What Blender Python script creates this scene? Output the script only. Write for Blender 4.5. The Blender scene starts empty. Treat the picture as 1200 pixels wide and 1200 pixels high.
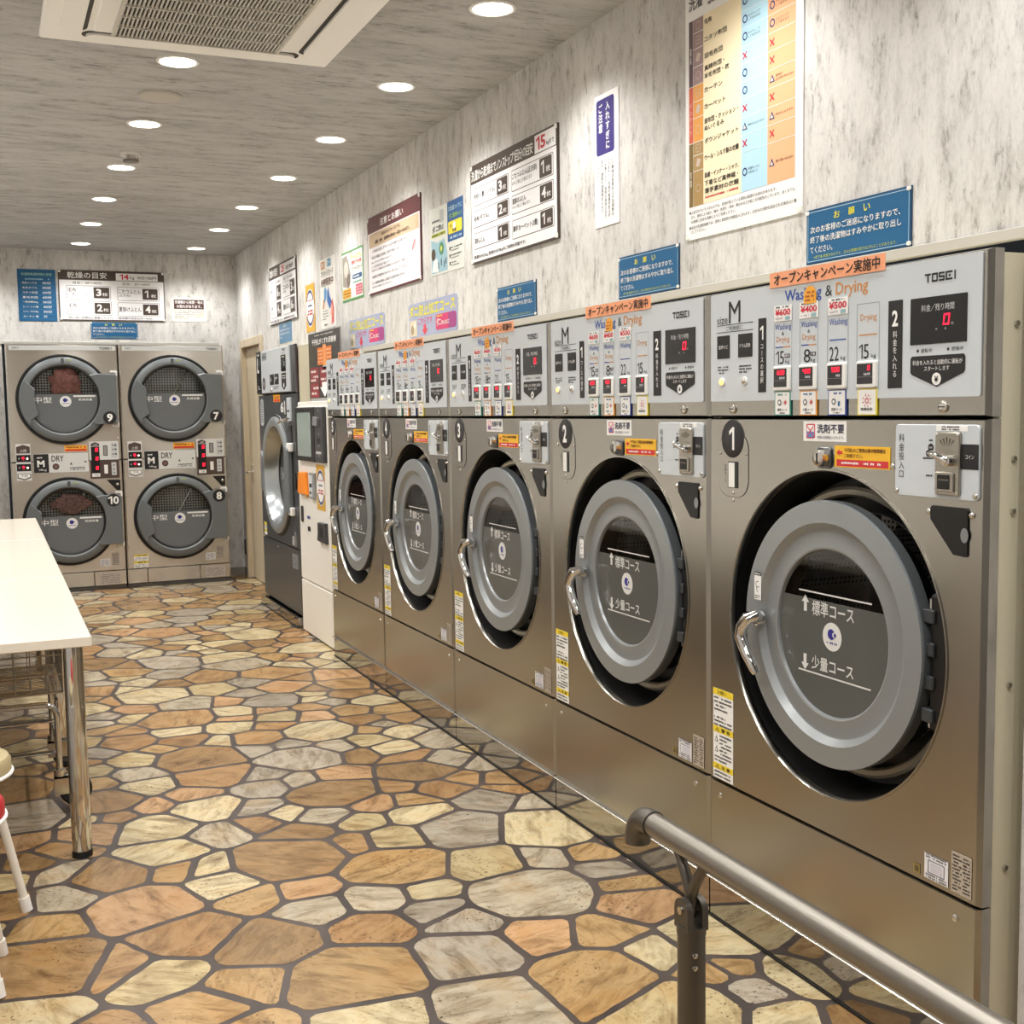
import bpy, math, random
from mathutils import Vector, Matrix
PI = math.pi
C = bpy.context.scene.collection
SC = bpy.context.scene

# ------------------------------------------------------------------ camera
cam_d = bpy.data.cameras.new('camera')
cam = bpy.data.objects.new('camera', cam_d); C.objects.link(cam)
cam_d.sensor_width = 36.0
cam_d.lens = 1379.34 / 1200 * 36.0
cam_d.clip_start = 0.02
yaw, pit, rol = (math.radians(a) for a in (23.85428531, 5.01691896, -0.87538873))
A_ = Matrix(((math.cos(yaw), -math.sin(yaw), 0), (0, 0, -1), (math.sin(yaw), math.cos(yaw), 0)))
P_ = Matrix(((1, 0, 0), (0, math.cos(pit), -math.sin(pit)), (0, math.sin(pit), math.cos(pit))))
Q_ = Matrix(((math.cos(rol), -math.sin(rol), 0), (math.sin(rol), math.cos(rol), 0), (0, 0, 1)))
R_ = Q_ @ P_ @ A_
cam.matrix_world = Matrix.Translation((0, 0, 1.5)) @ Matrix((R_[0], -R_[1], -R_[2])).transposed().to_4x4()
SC.camera = cam

# ------------------------------------------------------------------ world, exposure, lamp settings
SC.view_settings.view_transform = 'Standard'
SC.view_settings.look = 'None'
SC.view_settings.exposure = 0.0
SC.view_settings.gamma = 1.0
SC.view_settings.use_curve_mapping = False
SC.cycles.max_bounces = 10
SC.cycles.sample_clamp_indirect = 6.0
SC.cycles.caustics_reflective = False
SC.cycles.caustics_refractive = False
w = bpy.data.worlds.new('world'); SC.world = w; w.use_nodes = True
w.node_tree.nodes['Background'].inputs[0].default_value = (0.9, 0.95, 1.0, 1)
w.node_tree.nodes['Background'].inputs[1].default_value = 0.02
LAMP_W = 48.0
LAMP_COL = (1.0, 0.98, 0.945)
LENS_E = 14.0
CEIL = 2.92
WX = 2.12      # right wall
BY = 10.95     # back wall
FX = 1.878     # front of the washers

# ------------------------------------------------------------------ materials
def lin(h):
    h = h.lstrip('#'); r = []
    for i in (0, 2, 4):
        c = int(h[i:i+2], 16) / 255
        r.append(c / 12.92 if c <= 0.04045 else ((c + 0.055) / 1.055) ** 2.4)
    return (*r, 1)
MC = {}
def M(h, rough=0.5, metal=0.0, emit=0.0, spec=0.5, name=None):
    k = (h, rough, metal, emit, spec)
    if k in MC: return MC[k]
    m = bpy.data.materials.new(name or ('paint_' + h.lstrip('#'))); m.use_nodes = True
    b = m.node_tree.nodes['Principled BSDF']
    b.inputs['Base Color'].default_value = lin(h)
    b.inputs['Roughness'].default_value = rough
    b.inputs['Metallic'].default_value = metal
    b.inputs['Specular IOR Level'].default_value = spec
    if emit:
        b.inputs['Emission Color'].default_value = lin(h); b.inputs['Emission Strength'].default_value = emit
    MC[k] = m; return m
def nodes(name):
    m = bpy.data.materials.new(name); m.use_nodes = True
    nt = m.node_tree; return m, nt, nt.nodes['Principled BSDF']
def N(nt, t, **kw):
    n = nt.nodes.new(t)
    for k, v in kw.items(): setattr(n, k, v)
    return n
def ramp(nt, stops, interp='LINEAR'):
    r = N(nt, 'ShaderNodeValToRGB'); r.color_ramp.interpolation = interp
    e = r.color_ramp.elements
    while len(e) < len(stops): e.new(0.5)
    for x, (p, c) in zip(e, stops):
        x.position = p; x.color = c if not isinstance(c, str) else lin(c)
    return r
def mapping(nt, scale, src='Object', rot=(0, 0, 0)):
    t = N(nt, 'ShaderNodeTexCoord'); mp = N(nt, 'ShaderNodeMapping')
    mp.inputs['Scale'].default_value = scale; mp.inputs['Rotation'].default_value = rot
    nt.links.new(t.outputs[src], mp.inputs[0]); return mp
def mixc(nt, fac, a, b, mode='MIX'):
    x = N(nt, 'ShaderNodeMix', data_type='RGBA', blend_type=mode)
    for s, v in ((0, fac), (6, a), (7, b)):
        if hasattr(v, 'is_linked'): nt.links.new(v, x.inputs[s])
        else: x.inputs[s].default_value = v
    return x.outputs[2]

def wallpaper(name, st, base, mid, dark):
    """mottled stone-look wallpaper; st squeezes the pattern along the streak direction"""
    m, nt, b = nodes(name); L = nt.links
    def noise(k, detail, rough, dist=0.0):
        n = N(nt, 'ShaderNodeTexNoise'); n.inputs['Scale'].default_value = 1; n.inputs['Detail'].default_value = detail
        n.inputs['Roughness'].default_value = rough; n.inputs['Distortion'].default_value = dist
        L.new(mapping(nt, tuple(k*q for q in st)).outputs[0], n.inputs['Vector']); return n
    n1 = noise(17, 9, 0.78); n2 = noise(3.5, 5, 0.6); n3 = noise(52, 6, 0.75, 0.3); n4 = noise(170, 3, 0.6)
    r1 = ramp(nt, [(0.40, mid), (0.54, base)]); L.new(n1.outputs[0], r1.inputs[0])
    ad = N(nt, 'ShaderNodeMath', operation='MULTIPLY_ADD'); ad.inputs[1].default_value = 0.55; L.new(n1.outputs[0], ad.inputs[0]); 
    m2 = N(nt, 'ShaderNodeMath', operation='MULTIPLY'); m2.inputs[1].default_value = 0.45; L.new(n3.outputs[0], m2.inputs[0]); L.new(m2.outputs[0], ad.inputs[2])
    r2 = ramp(nt, [(0.385, (1, 1, 1, 1)), (0.455, (0, 0, 0, 1))]); L.new(ad.outputs[0], r2.inputs[0])
    c = mixc(nt, r2.outputs[0], r1.outputs[0], lin(dark))
    r3 = ramp(nt, [(0.36, (0.84, 0.84, 0.84, 1)), (0.64, (1, 1, 1, 1))]); L.new(n2.outputs[0], r3.inputs[0])
    c = mixc(nt, 1.0, c, r3.outputs[0], 'MULTIPLY')
    r4 = ramp(nt, [(0.30, (0.80, 0.80, 0.80, 1)), (0.50, (1, 1, 1, 1))]); L.new(n4.outputs[0], r4.inputs[0])
    c = mixc(nt, 0.6, c, r4.outputs[0], 'MULTIPLY')
    L.new(c, b.inputs['Base Color']); b.inputs['Roughness'].default_value = 0.75
    b.inputs['Specular IOR Level'].default_value = 0.25
    bm = N(nt, 'ShaderNodeBump'); bm.inputs['Strength'].default_value = 0.12; bm.inputs['Distance'].default_value = 0.003
    L.new(n3.outputs[0], bm.inputs['Height']); L.new(bm.outputs[0], b.inputs['Normal'])
    return m
WALL = wallpaper('mottled_wallpaper', (1, 1, 0.34), '#dcdad7', '#c8c5c2', '#9a9692')
CEILM = wallpaper('mottled_ceiling_paper', (0.30, 1, 1), '#c0bfbe', '#adabaa', '#827f7d')

def stone_mats():
    m, nt, b = nodes('crazy_paving_print'); L = nt.links
    mp = mapping(nt, (1, 1, 1))
    at = N(nt, 'ShaderNodeAttribute', attribute_name='stone'); tone = at.outputs['Color']
    ar = N(nt, 'ShaderNodeAttribute', attribute_name='turn')
    vr = N(nt, 'ShaderNodeVectorRotate', rotation_type='Z_AXIS'); L.new(ar.outputs['Fac'], vr.inputs['Angle']); L.new(mp.outputs[0], vr.inputs['Vector'])
    def noise(src, sc, det, ro, dist=0):
        vm = N(nt, 'ShaderNodeMapping'); vm.inputs['Scale'].default_value = sc; L.new(src, vm.inputs[0])
        n = N(nt, 'ShaderNodeTexNoise'); n.inputs['Scale'].default_value = 1; n.inputs['Detail'].default_value = det; n.inputs['Roughness'].default_value = ro; n.inputs['Distortion'].default_value = dist
        L.new(vm.outputs[0], n.inputs['Vector']); return n
    n2 = noise(vr.outputs[0], (6, 19, 1), 8, 0.68, 0.8)
    rv = ramp(nt, [(0.30, '#85776a'), (0.42, '#d2ccc2'), (0.55, '#ffffff'), (0.72, '#f0e6d4')]); L.new(n2.outputs[0], rv.inputs[0])
    c = mixc(nt, 0.85, tone, rv.outputs[0], 'MULTIPLY')
    n3 = noise(mp.outputs[0], (5, 5, 5), 5, 0.6); r3 = ramp(nt, [(0.36, '#d8cfc4'), (0.50, '#ffffff'), (0.66, '#f1dfc4')]); L.new(n3.outputs[0], r3.inputs[0])
    c = mixc(nt, 0.75, c, r3.outputs[0], 'MULTIPLY')
    n4 = noise(mp.outputs[0], (75, 75, 75), 3, 0.6); n5 = noise(mp.outputs[0], (4, 4, 4), 2, 0.5)
    r4 = ramp(nt, [(0.32, '#6d5d4c'), (0.42, '#ffffff')]); L.new(n4.outputs[0], r4.inputs[0]); r5 = ramp(nt, [(0.50, (0, 0, 0, 1)), (0.62, (1, 1, 1, 1))]); L.new(n5.outputs[0], r5.inputs[0])
    c = mixc(nt, r5.outputs[0], c, mixc(nt, 1.0, c, r4.outputs[0], 'MULTIPLY'))
    L.new(c, b.inputs['Base Color'])
    b.inputs['Roughness'].default_value = 0.26; b.inputs['Specular IOR Level'].default_value = 0.28
    g, nt, b2 = nodes('dark_grout_print'); n = N(nt, 'ShaderNodeTexNoise'); n.inputs['Scale'].default_value = 30
    r = ramp(nt, [(0.35, '#413936'), (0.65, '#544a45')]); nt.links.new(n.outputs[0], r.inputs[0]); nt.links.new(r.outputs[0], b2.inputs['Base Color'])
    b2.inputs['Roughness'].default_value = 0.30; b2.inputs['Specular IOR Level'].default_value = 0.28
    return m, g
STONE, GROUT = stone_mats()
def paving(x0, x1, y0, y1):
    """irregular flat stones: a weighted cell pattern of mixed stone sizes, each cell shrunk to leave the joints"""
    R = random.Random(11); sites = []; cell = 0.35; grid = {}
    def near(x, y, k=2):
        i, j = int(x//cell), int(y//cell)
        for a in range(i-k, i+k+1):
            for b in range(j-k, j+k+1): yield from grid.get((a, b), ())
    area = (x1-x0)*(y1-y0)
    for r, tries, f in ((0.165, 3.2, 0.86), (0.125, 9, 0.86), (0.085, 26, 0.88), (0.050, 60, 0.95)):
        for _ in range(int(area*tries)):
            x, y = R.uniform(x0, x1), R.uniform(y0, y1); q = r*R.uniform(0.85, 1.1)
            if all((x-a)**2 + (y-b)**2 > ((q+c)*f)**2 for a, b, c in near(x, y)):
                sites.append((x, y, q)); grid.setdefault((int(x//cell), int(y//cell)), []).append((x, y, q))
    TONES = ['#c0ae85', '#c9ba97', '#b39467', '#997b55', '#bd9870', '#ad8b60', '#aaa090', '#cdbe99', '#b7ab95', '#a58259']
    polys = []
    for (px, py, pr) in sites:
        P = [(px-0.5, py-0.5), (px+0.5, py-0.5), (px+0.5, py+0.5), (px-0.5, py+0.5)]
        for (qx, qy, qr) in near(px, py, 3):
            if qx == px and qy == py: continue
            dx, dy = qx-px, qy-py; d2 = dx*dx+dy*dy; dd = math.sqrt(d2)
            if dd > 0.75: continue
            lim = (d2 + pr*pr - qr*qr)/(2*dd) - R.uniform(0.008, 0.015)
            nx, ny = dx/dd, dy/dd; out = []
            for i in range(len(P)):
                a, b = P[i], P[(i+1) % len(P)]
                da = (a[0]-px)*nx + (a[1]-py)*ny - lim; db = (b[0]-px)*nx + (b[1]-py)*ny - lim
                if da <= 0: out.append(a)
                if da*db < 0: t = da/(da-db); out.append((a[0]+(b[0]-a[0])*t, a[1]+(b[1]-a[1])*t))
            P = out
            if len(P) < 3: break
        if len(P) < 3: continue
        # knock the corners off and roughen the edges a little
        Q = []
        n = len(P)
        for i in range(n):
            a, b, c = P[i-1], P[i], P[(i+1) % n]
            la = math.hypot(a[0]-b[0], a[1]-b[1]); lc = math.hypot(c[0]-b[0], c[1]-b[1])
            ka = min(0.28, 0.014/max(la, 1e-4)); kc = min(0.28, 0.014/max(lc, 1e-4))
            Q.append((b[0]+(a[0]-b[0])*ka, b[1]+(a[1]-b[1])*ka)); e = (b[0]+(c[0]-b[0])*kc, b[1]+(c[1]-b[1])*kc); Q.append(e)
            if lc > 0.07:
                k = int(lc/0.035)
                for q in range(1, k):
                    t = q/k; j = R.uniform(-0.0022, 0.0022); ux, uy = (c[1]-b[1])/lc, -(c[0]-b[0])/lc
                    if kc < t < 1-kc: Q.append((b[0]+(c[0]-b[0])*t+ux*j, b[1]+(c[1]-b[1])*t+uy*j))
        Q = [(min(max(x, x0), x1), min(max(y, y0), y1)) for x, y in Q]
        h = lin(R.choice(TONES)); v = R.uniform(0.88, 1.1)
        polys.append((Q, tuple(min(1, k*v) for k in h[:3]) + (1,), R.uniform(0, 6.28)))
    return polys
def brushed(name, col, rough, aniso, streak=0.015):
    m, nt, b = nodes(name); L = nt.links
    b.inputs['Base Color'].default_value = lin(col); b.inputs['Metallic'].default_value = 1
    b.inputs['Anisotropic'].default_value = aniso; b.inputs['Anisotropic Rotation'].default_value = 0.25
    t = N(nt, 'ShaderNodeTangent', direction_type='RADIAL', axis='Z'); L.new(t.outputs[0], b.inputs['Tangent'])
    b.inputs['Roughness'].default_value = rough
    return m
STEEL = brushed('brushed_steel', '#b0ada6', 0.24, 0.55)
STEEL_D = brushed('dark_brushed_steel', '#6f7073', 0.30, 0.4)
KICK = M('#a5a19a', 0.05, 1.0, name='polished_steel')
CHROME = M('#dcdcdc', 0.06, 1.0, name='chrome')
SCREW = M('#d8d5cf', 0.2, 1.0, name='screw_metal')
RINGM = M('#929698', 0.30, 0.35, name='silver_grey_paint')
RINGP = M('#6e7478', 0.42, 0.15, name='grey_plastic')
BLACK = M('#0d0d0f', 0.42, name='black_plastic')
BLACKG = M('#121315', 0.12, name='black_gloss')
RUBBER = M('#141414', 0.6, name='black_rubber')
BEIGE = M('#e0d9c0', 0.45, name='beige_enamel')
WHITE = M('#f0efec', 0.5, name='white_print')
WHITEP = M('#ecebe6', 0.35, name='white_plastic')
SILVER = M('#c6ccd0', 0.35, name='silver_fascia')
INK = M('#1b1a1c', 0.5, name='black_ink')
BROWN = M('#4a3832', 0.5, name='brown_ink')
RED = M('#c8283c', 0.5, name='red_ink')
BLUE = M('#2f4fa0', 0.5, name='blue_ink')
ORANGE = M('#c98a4a', 0.5, name='tan_ink')
LED = M('#ff1436', 0.5, 0, 2.6, name='red_led')
LEDW = M('#ffd9c8', 0.5, 0, 3.0, name='white_led')
AMBER = M('#ffb45a', 0.5, 0, 3.0, name='amber_lamp')
POSTM = M('#6b665f', 0.38, 0.85, name='bronze_metal')
RAILM = M('#8f8a82', 0.36, 0.9, name='rail_metal')

def glass_mat():
    m, nt, b = nodes('clear_window'); L = nt.links
    nt.nodes.remove(b)
    tr = N(nt, 'ShaderNodeBsdfTransparent'); tr.inputs[0].default_value = (0.80, 0.82, 0.82, 1)
    gl = N(nt, 'ShaderNodeBsdfGlossy'); gl.inputs['Roughness'].default_value = 0.03
    fr = N(nt, 'ShaderNodeFresnel'); fr.inputs[0].default_value = 1.5
    mx = N(nt, 'ShaderNodeMixShader'); L.new(fr.outputs[0], mx.inputs[0]); L.new(tr.outputs[0], mx.inputs[1]); L.new(gl.outputs[0], mx.inputs[2])
    L.new(mx.outputs[0], nt.nodes['Material Output'].inputs[0]); return m
GLASS = glass_mat()
FILM = M('#5c5d5a', 0.10, 0.0, 0, 0.5, name='grey_window_film')
def drum_mat():
    m, nt, b = nodes('perforated_drum_steel'); L = nt.links
    v = N(nt, 'ShaderNodeTexVoronoi'); v.inputs['Scale'].default_value = 70; v.inputs['Randomness'].default_value = 0.0
    L.new(mapping(nt, (1, 1, 1)).outputs[0], v.inputs['Vector'])
    r = ramp(nt, [(0.28, '#15151a'), (0.36, '#b9b9b9')]); L.new(v.outputs['Distance'], r.inputs[0]); L.new(r.outputs[0], b.inputs['Base Color'])
    b.inputs['Metallic'].default_value = 0.5; b.inputs['Roughness'].default_value = 0.35; return m
DRUM = drum_mat()
def screen_mat():
    m, nt, b = nodes('perforated_dryer_screen'); L = nt.links
    v = N(nt, 'ShaderNodeTexVoronoi'); v.inputs['Scale'].default_value = 44; v.inputs['Randomness'].default_value = 0.0
    L.new(mapping(nt, (1, 1, 1)).outputs[0], v.inputs['Vector'])
    r = ramp(nt, [(0.30, '#2a2a2c'), (0.40, '#dcdcdc')]); L.new(v.outputs['Distance'], r.inputs[0]); L.new(r.outputs[0], b.inputs['Base Color'])
    b.inputs['Roughness'].default_value = 0.4; b.inputs['Metallic'].default_value = 0.2; return m
SCREEN = screen_mat()
def cloth_mat(name, col):
    m, nt, b = nodes(name); n = N(nt, 'ShaderNodeTexNoise'); n.inputs['Scale'].default_value = 14
    r = ramp(nt, [(0.35, tuple(0.6 * x for x in lin(col)[:3]) + (1,)), (0.65, lin(col))]); nt.links.new(n.outputs[0], r.inputs[0])
    nt.links.new(r.outputs[0], b.inputs['Base Color']); b.inputs['Roughness'].default_value = 0.9; return m
def wood_mat():
    m, nt, b = nodes('pale_wood_grain'); n = N(nt, 'ShaderNodeTexNoise'); n.inputs['Scale'].default_value = 1; n.inputs['Detail'].default_value = 5
    nt.links.new(mapping(nt, (30, 30, 1.6)).outputs[0], n.inputs['Vector'])
    r = ramp(nt, [(0.35, '#c0b095'), (0.65, '#d3c6ae')]); nt.links.new(n.outputs[0], r.inputs[0]); nt.links.new(r.outputs[0], b.inputs['Base Color'])
    b.inputs['Roughness'].default_value = 0.45; return m
WOOD = wood_mat()

# ------------------------------------------------------------------ mesh builder
_tc = bpy.data.curves.new('glyphs', 'FONT'); _to = bpy.data.objects.new('glyphs', _tc); _tc.resolution_u = 2
_cache = {}
def glyphs(s, bold=0.0):
    k = (s, bold)
    if k not in _cache:
        if '1' in s:      # the plain glyph of 1 has no flag: set such strings letter by letter
            hs = glyphs('5', bold); vs = []; fs = []; x = 0.0
            for ch in s:
                if ch == ' ': x += 0.28; continue
                if ch == '1':
                    t_ = 0.135 if bold > 0.02 else 0.085; q = 0.21
                    g = ([(q, 0), (q+t_, 0), (q+t_, 0.73), (q+0.02, 0.73), (0, 0.60), (0, 0.60-t_*0.95), (q, 0.73-t_*1.05)], [(0, 1, 2, 3, 6), (3, 4, 5, 6)], 0, q+t_, 0, 0.73)
                else: g = glyphs(ch, bold)
                kz = (hs[5]-hs[4])/(g[5]-g[4]) if ch == '1' else 1.0; oz = hs[4]-g[4]*kz if ch == '1' else 0.0
                o = len(vs); vs += [(x + (a-g[2])*kz, b*kz+oz) for a, b in g[0]]; fs += [tuple(o+i for i in f) for f in g[1]]; x += (g[3]-g[2])*kz + 0.075
            xs = [a for a, _ in vs]; ys = [b for _, b in vs]
            _cache[k] = (vs, fs, min(xs), max(xs), min(ys), max(ys)); return _cache[k]
        _tc.body = s; _tc.offset = bold
        me = bpy.data.meshes.new_from_object(_to)
        vs = [(v.co.x, v.co.y) for v in me.vertices]; fs = [tuple(p.vertices) for p in me.polygons]
        bpy.data.meshes.remove(me)
        if not vs: vs, fs = [(0, 0), (1, 0), (1, 1)], []
        xs = [a for a, _ in vs]; ys = [b for _, b in vs]
        _cache[k] = (vs, fs, min(xs), max(xs), min(ys), max(ys))
    return _cache[k]
def rrect(u0, u1, z0, z1, r, n=5):
    p = []
    for cx, cz, a in ((u1-r, z0+r, -90), (u1-r, z1-r, 0), (u0+r, z1-r, 90), (u0+r, z0+r, 180)):
        for i in range(n+1):
            t = math.radians(a + 90*i/n); p.append((cx + r*math.cos(t), cz + r*math.sin(t)))
    return p
class MB:
    """collects geometry in a front-facing frame: u right, z up, d out of the face (local x, z, -y)"""
    def __init__(s, oz=0.0): s.v = []; s.f = []; s.mi = []; s.mats = []; s.sm = []; s.oz = oz
    def add(s, vs, fs, mat, smooth=False):
        if mat not in s.mats: s.mats.append(mat)
        i = s.mats.index(mat); o = len(s.v)
        s.v += [(x, y, z - s.oz) for x, y, z in vs]
        for f in fs: s.f.append(tuple(o + k for k in f)); s.mi.append(i); s.sm.append(smooth)
    def box(s, x0, x1, y0, y1, z0, z1, mat, ch=0.0):
        if not ch:
            s.add([(x, y, z) for z in (z0, z1) for y in (y0, y1) for x in (x0, x1)],
                  [(0,2,3,1), (4,5,7,6), (0,1,5,4), (2,6,7,3), (0,4,6,2), (1,3,7,5)], mat); return
        lo = (x0, y0, z0); hi = (x1, y1, z1); vs = []; idx = {}
        for c in range(8):
            b = [(c >> k) & 1 for k in range(3)]
            for ax in range(3):
                p = []
                for k in range(3):
                    e = hi[k] if b[k] else lo[k]
                    p.append(e if k == ax else e + (-ch if b[k] else ch))
                idx[(c, ax)] = len(vs); vs.append(tuple(p))
        fs = []
        for ax in range(3):
            a, b2 = [(1, 2), (2, 0), (0, 1)][ax]
            for side in (0, 1):
                q = [side << ax | i << a | j << b2 for i, j in ((0, 0), (1, 0), (1, 1), (0, 1))]
                f = [idx[(c, ax)] for c in q]; fs.append(f if side else f[::-1])
        for ax in range(3):
            a, b2 = [(1, 2), (2, 0), (0, 1)][ax]
            for i in (0, 1):
                for j in (0, 1):
                    c0 = i << a | j << b2; c1 = c0 | 1 << ax
                    f = [idx[(c0, a)], idx[(c1, a)], idx[(c1, b2)], idx[(c0, b2)]]; fs.append(f if i == j else f[::-1])
        for c in range(8):
            f = [idx[(c, k)] for k in range(3)]; fs.append(f if bin(c).count('1') % 2 else f[::-1])
        s.add(vs, fs, mat)
    def poly(s, pts, d, mat): s.add([(u, -d, z) for u, z in pts], [tuple(range(len(pts)))], mat)
    def rect(s, u0, u1, z0, z1, d, mat): s.poly([(u0, z0), (u1, z0), (u1, z1), (u0, z1)], d, mat)
    def plate(s, pts, d0, d1, mat, ch=0.0):
        n = len(pts); s_ = [(u, -d0, z) for u, z in pts]
        if ch:
            cu = sum(p[0] for p in pts)/n; cz = sum(p[1] for p in pts)/n
            wu = max(abs(p[0]-cu) for p in pts); wz = max(abs(p[1]-cz) for p in pts)
            ins = [(cu + (u-cu)*(1-ch/wu), cz + (z-cz)*(1-ch/wz)) for u, z in pts]
            vs = s_ + [(u, -d1+ch, z) for u, z in pts] + [(u, -d1, z) for u, z in ins]
            fs = [(i, (i+1) % n, n+(i+1) % n, n+i) for i in range(n)] + [(n+i, n+(i+1) % n, 2*n+(i+1) % n, 2*n+i) for i in range(n)]
            fs += [tuple(range(2*n, 3*n)), tuple(range(n-1, -1, -1))]
        else:
            vs = s_ + [(u, -d1, z) for u, z in pts]
            fs = [(i, (i+1) % n, n+(i+1) % n, n+i) for i in range(n)] + [tuple(range(n, 2*n)), tuple(range(n-1, -1, -1))]
        s.add(vs, fs, mat)
    def disc(s, u, z, r, d, mat, n=32, rz=None):
        rz = rz or r; s.poly([(u + r*math.cos(2*PI*i/n), z + rz*math.sin(2*PI*i/n)) for i in range(n)], d, mat)
    def ring(s, u, z, r0, r1, d, mat, n=40, a0=0, a1=360, k=1.0):
        vs = []; fs = []
        for i in range(n+1):
            a = math.radians(a0 + (a1-a0)*i/n)
            vs += [(u + r0*k*math.cos(a), -d, z + r0*math.sin(a)), (u + r1*k*math.cos(a), -d, z + r1*math.sin(a))]
            if i < n: fs.append((2*i, 2*i+1, 2*i+3, 2*i+2))
        s.add(vs, fs, mat)
    def frame(s, u0, u1, z0, z1, t, d, mat):
        s.rect(u0, u1, z0, z0+t, d, mat); s.rect(u0, u1, z1-t, z1, d, mat); s.rect(u0, u0+t, z0+t, z1-t, d, mat); s.rect(u1-t, u1, z0+t, z1-t, d, mat)
    def lathe(s, u, z, prof, mat, n=72, a0=0.0, a1=360.0, smooth=True):
        vs = []; fs = []; m = len(prof); full = abs(a1-a0) >= 360
        steps = n if full else n+1
        for i in range(steps):
            a = math.radians(a0 + (a1-a0)*i/n)
            vs += [(u + r*math.cos(a), -d, z + r*math.sin(a)) for r, d in prof]
        for i in range(n):
            j = (i+1) % steps if full else i+1
            for k in range(m-1): fs.append((i*m+k, i*m+k+1, j*m+k+1, j*m+k)[::-1])
        if not full: fs += [tuple(range(m)), tuple(range((steps-1)*m, steps*m))[::-1]]
        s.add(vs, fs, mat, smooth)
    def tube(s, pts, r, mat, n=12, closed=False, caps=True):
        P = [Vector(p) for p in pts]; vs = []; fs = []; prev = None; L = len(P)
        rr = r if isinstance(r, (list, tuple)) else [r]*L
        for i, p in enumerate(P):
            a = P[(i-1) % L] if (i or closed) else p; b = P[(i+1) % L] if (i < L-1 or closed) else p
            t = (b - a).normalized()
            if prev is None:
                x = t.cross(Vector((0, 0, 1)) if abs(t.z) < 0.9 else Vector((1, 0, 0))).normalized()
            else: x = (prev - t*prev.dot(t)).normalized()
            prev = x; y = t.cross(x)
            for k in range(n):
                c = p + (x*math.cos(2*PI*k/n) + y*math.sin(2*PI*k/n))*rr[i]; vs.append(tuple(c))
        for i in range(L if closed else L-1):
            j = (i+1) % L
            for k in range(n): fs.append((i*n+k, i*n+(k+1) % n, j*n+(k+1) % n, j*n+k))
        if caps and not closed: fs += [tuple(range(n))[::-1], tuple(range((L-1)*n, L*n))]
        s.add(vs, fs, mat, True)
    def cyl(s, p0, p1, r, mat, n=20, r1=None): s.tube([p0, p1], [r, r if r1 is None else r1], mat, n)
    def dome(s, u, z, r, d0, h, mat, n=14):
        s.lathe(u, z, [(r, d0), (r*0.95, d0+h*0.45), (r*0.7, d0+h*0.82), (r*0.35, d0+h), (0.0001, d0+h)], mat, n)
    def text(s, t, u0, u1, z0, z1, d, mat, bold=0.0):
        if bold and any(ord(q) > 0x2e80 for q in t):      # heavier strokes: overprint with small shifts
            k = min(bold, 0.03)*0.9*(z1-z0)
            for i, (du, dz) in enumerate(((-k, 0), (k, 0), (0, -k), (0, k))): s.text(t, u0+du+k, u1+du-k, z0+dz+k, z1+dz-k, d+0.00015*i, mat)
            return
        vs, fs, a, b, c, e = glyphs(t, bold)
        su = (u1-u0)/max(b-a, 1e-6); sz = (z1-z0)/max(e-c, 1e-6)
        s.add([(u0 + (x-a)*su, -d, z0 + (y-c)*sz) for x, y in vs], fs, mat)
    def vtext(s, t, uc, z1, z0, d, mat, w, bold=0.0):
        n = len(t); h = (z1-z0)/n
        for i, ch in enumerate(t):
            if ch == ' ': continue
            zc = z1 - h*(i+0.5); vs, fs, a, b, c, e = glyphs(ch, 0.0)
            if bold and ch != 'ー':
                q = 0.028*w; P_ = [(uc + (x-(a+b)/2)*w*0.95, zc + (y-(c+e)/2)*h*0.95) for x, y in vs]
                for i_, (du, dz) in enumerate(((-q, 0), (q, 0), (0, q), (0, -q))): s.add([(x+du, -d-0.00015*i_, y+dz) for x, y in P_], fs, mat)
                continue
            cx, cy = (a+b)/2, (c+e)/2; k = 0.95
            if ch in 'ー〜（）':
                s.add([(uc + (y-cy)*w*k, -d, zc - (x-cx)*h*k) for x, y in vs], [f[::-1] for f in fs][:] if 0 else fs, mat)
            else: s.add([(uc + (x-cx)*w*k, -d, zc + (y-cy)*h*k) for x, y in vs], fs, mat)
    def fine(s, u0, u1, z0, z1, d, mat, seed=1):
        """one line of print too small to read: a run of little strokes"""
        R = random.Random(seed); u = u0; h = z1-z0
        while u < u1 - 0.3*h:
            a = min(h*R.uniform(0.45, 0.95), u1-u)
            if R.random() < 0.9:
                s.rect(u, u+a*0.85, z0 + h*R.uniform(0, 0.2), z1 - h*R.uniform(0, 0.2), d, mat)
            u += a + h*0.12
    def digit(s, ch, u, z, w, h, t, d, mat):
        S = {'0': 'abcdef', '1': 'bc', '2': 'abged', '3': 'abgcd', '4': 'fgbc', '5': 'afgcd', '6': 'afgedc', '8': 'abcdefg'}[ch]
        m = z + h/2; k = 0.12*w
        B = dict(a=(u+t, u+w-t, z+h-t, z+h), d=(u+t, u+w-t, z, z+t), g=(u+t, u+w-t, m-t/2, m+t/2), f=(u, u+t, m, z+h), e=(u, u+t, z, m), b=(u+w-t, u+w, m, z+h), c=(u+w-t, u+w, z, m))
        for q in S:
            a, b, c, e = B[q]; s.poly([(a+(c-z)*0.12, c), (b+(c-z)*0.12, c), (b+(e-z)*0.12, e), (a+(e-z)*0.12, e)], d, mat)
    def build(s, name, parent=None, loc=(0, 0, 0), rotz=0.0, sharp=35):
        me = bpy.data.meshes.new(name); me.from_pydata(s.v, [], s.f)
        for m in s.mats: me.materials.append(m)
        me.polygons.foreach_set('material_index', s.mi); me.polygons.foreach_set('use_smooth', s.sm)
        if any(s.sm): me.set_sharp_from_angle(angle=math.radians(sharp))
        me.update()
        o = bpy.data.objects.new(name, me); C.objects.link(o)
        o.location = loc; o.rotation_euler = (0, 0, rotz)
        if parent: o.parent = parent
        return o
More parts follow.
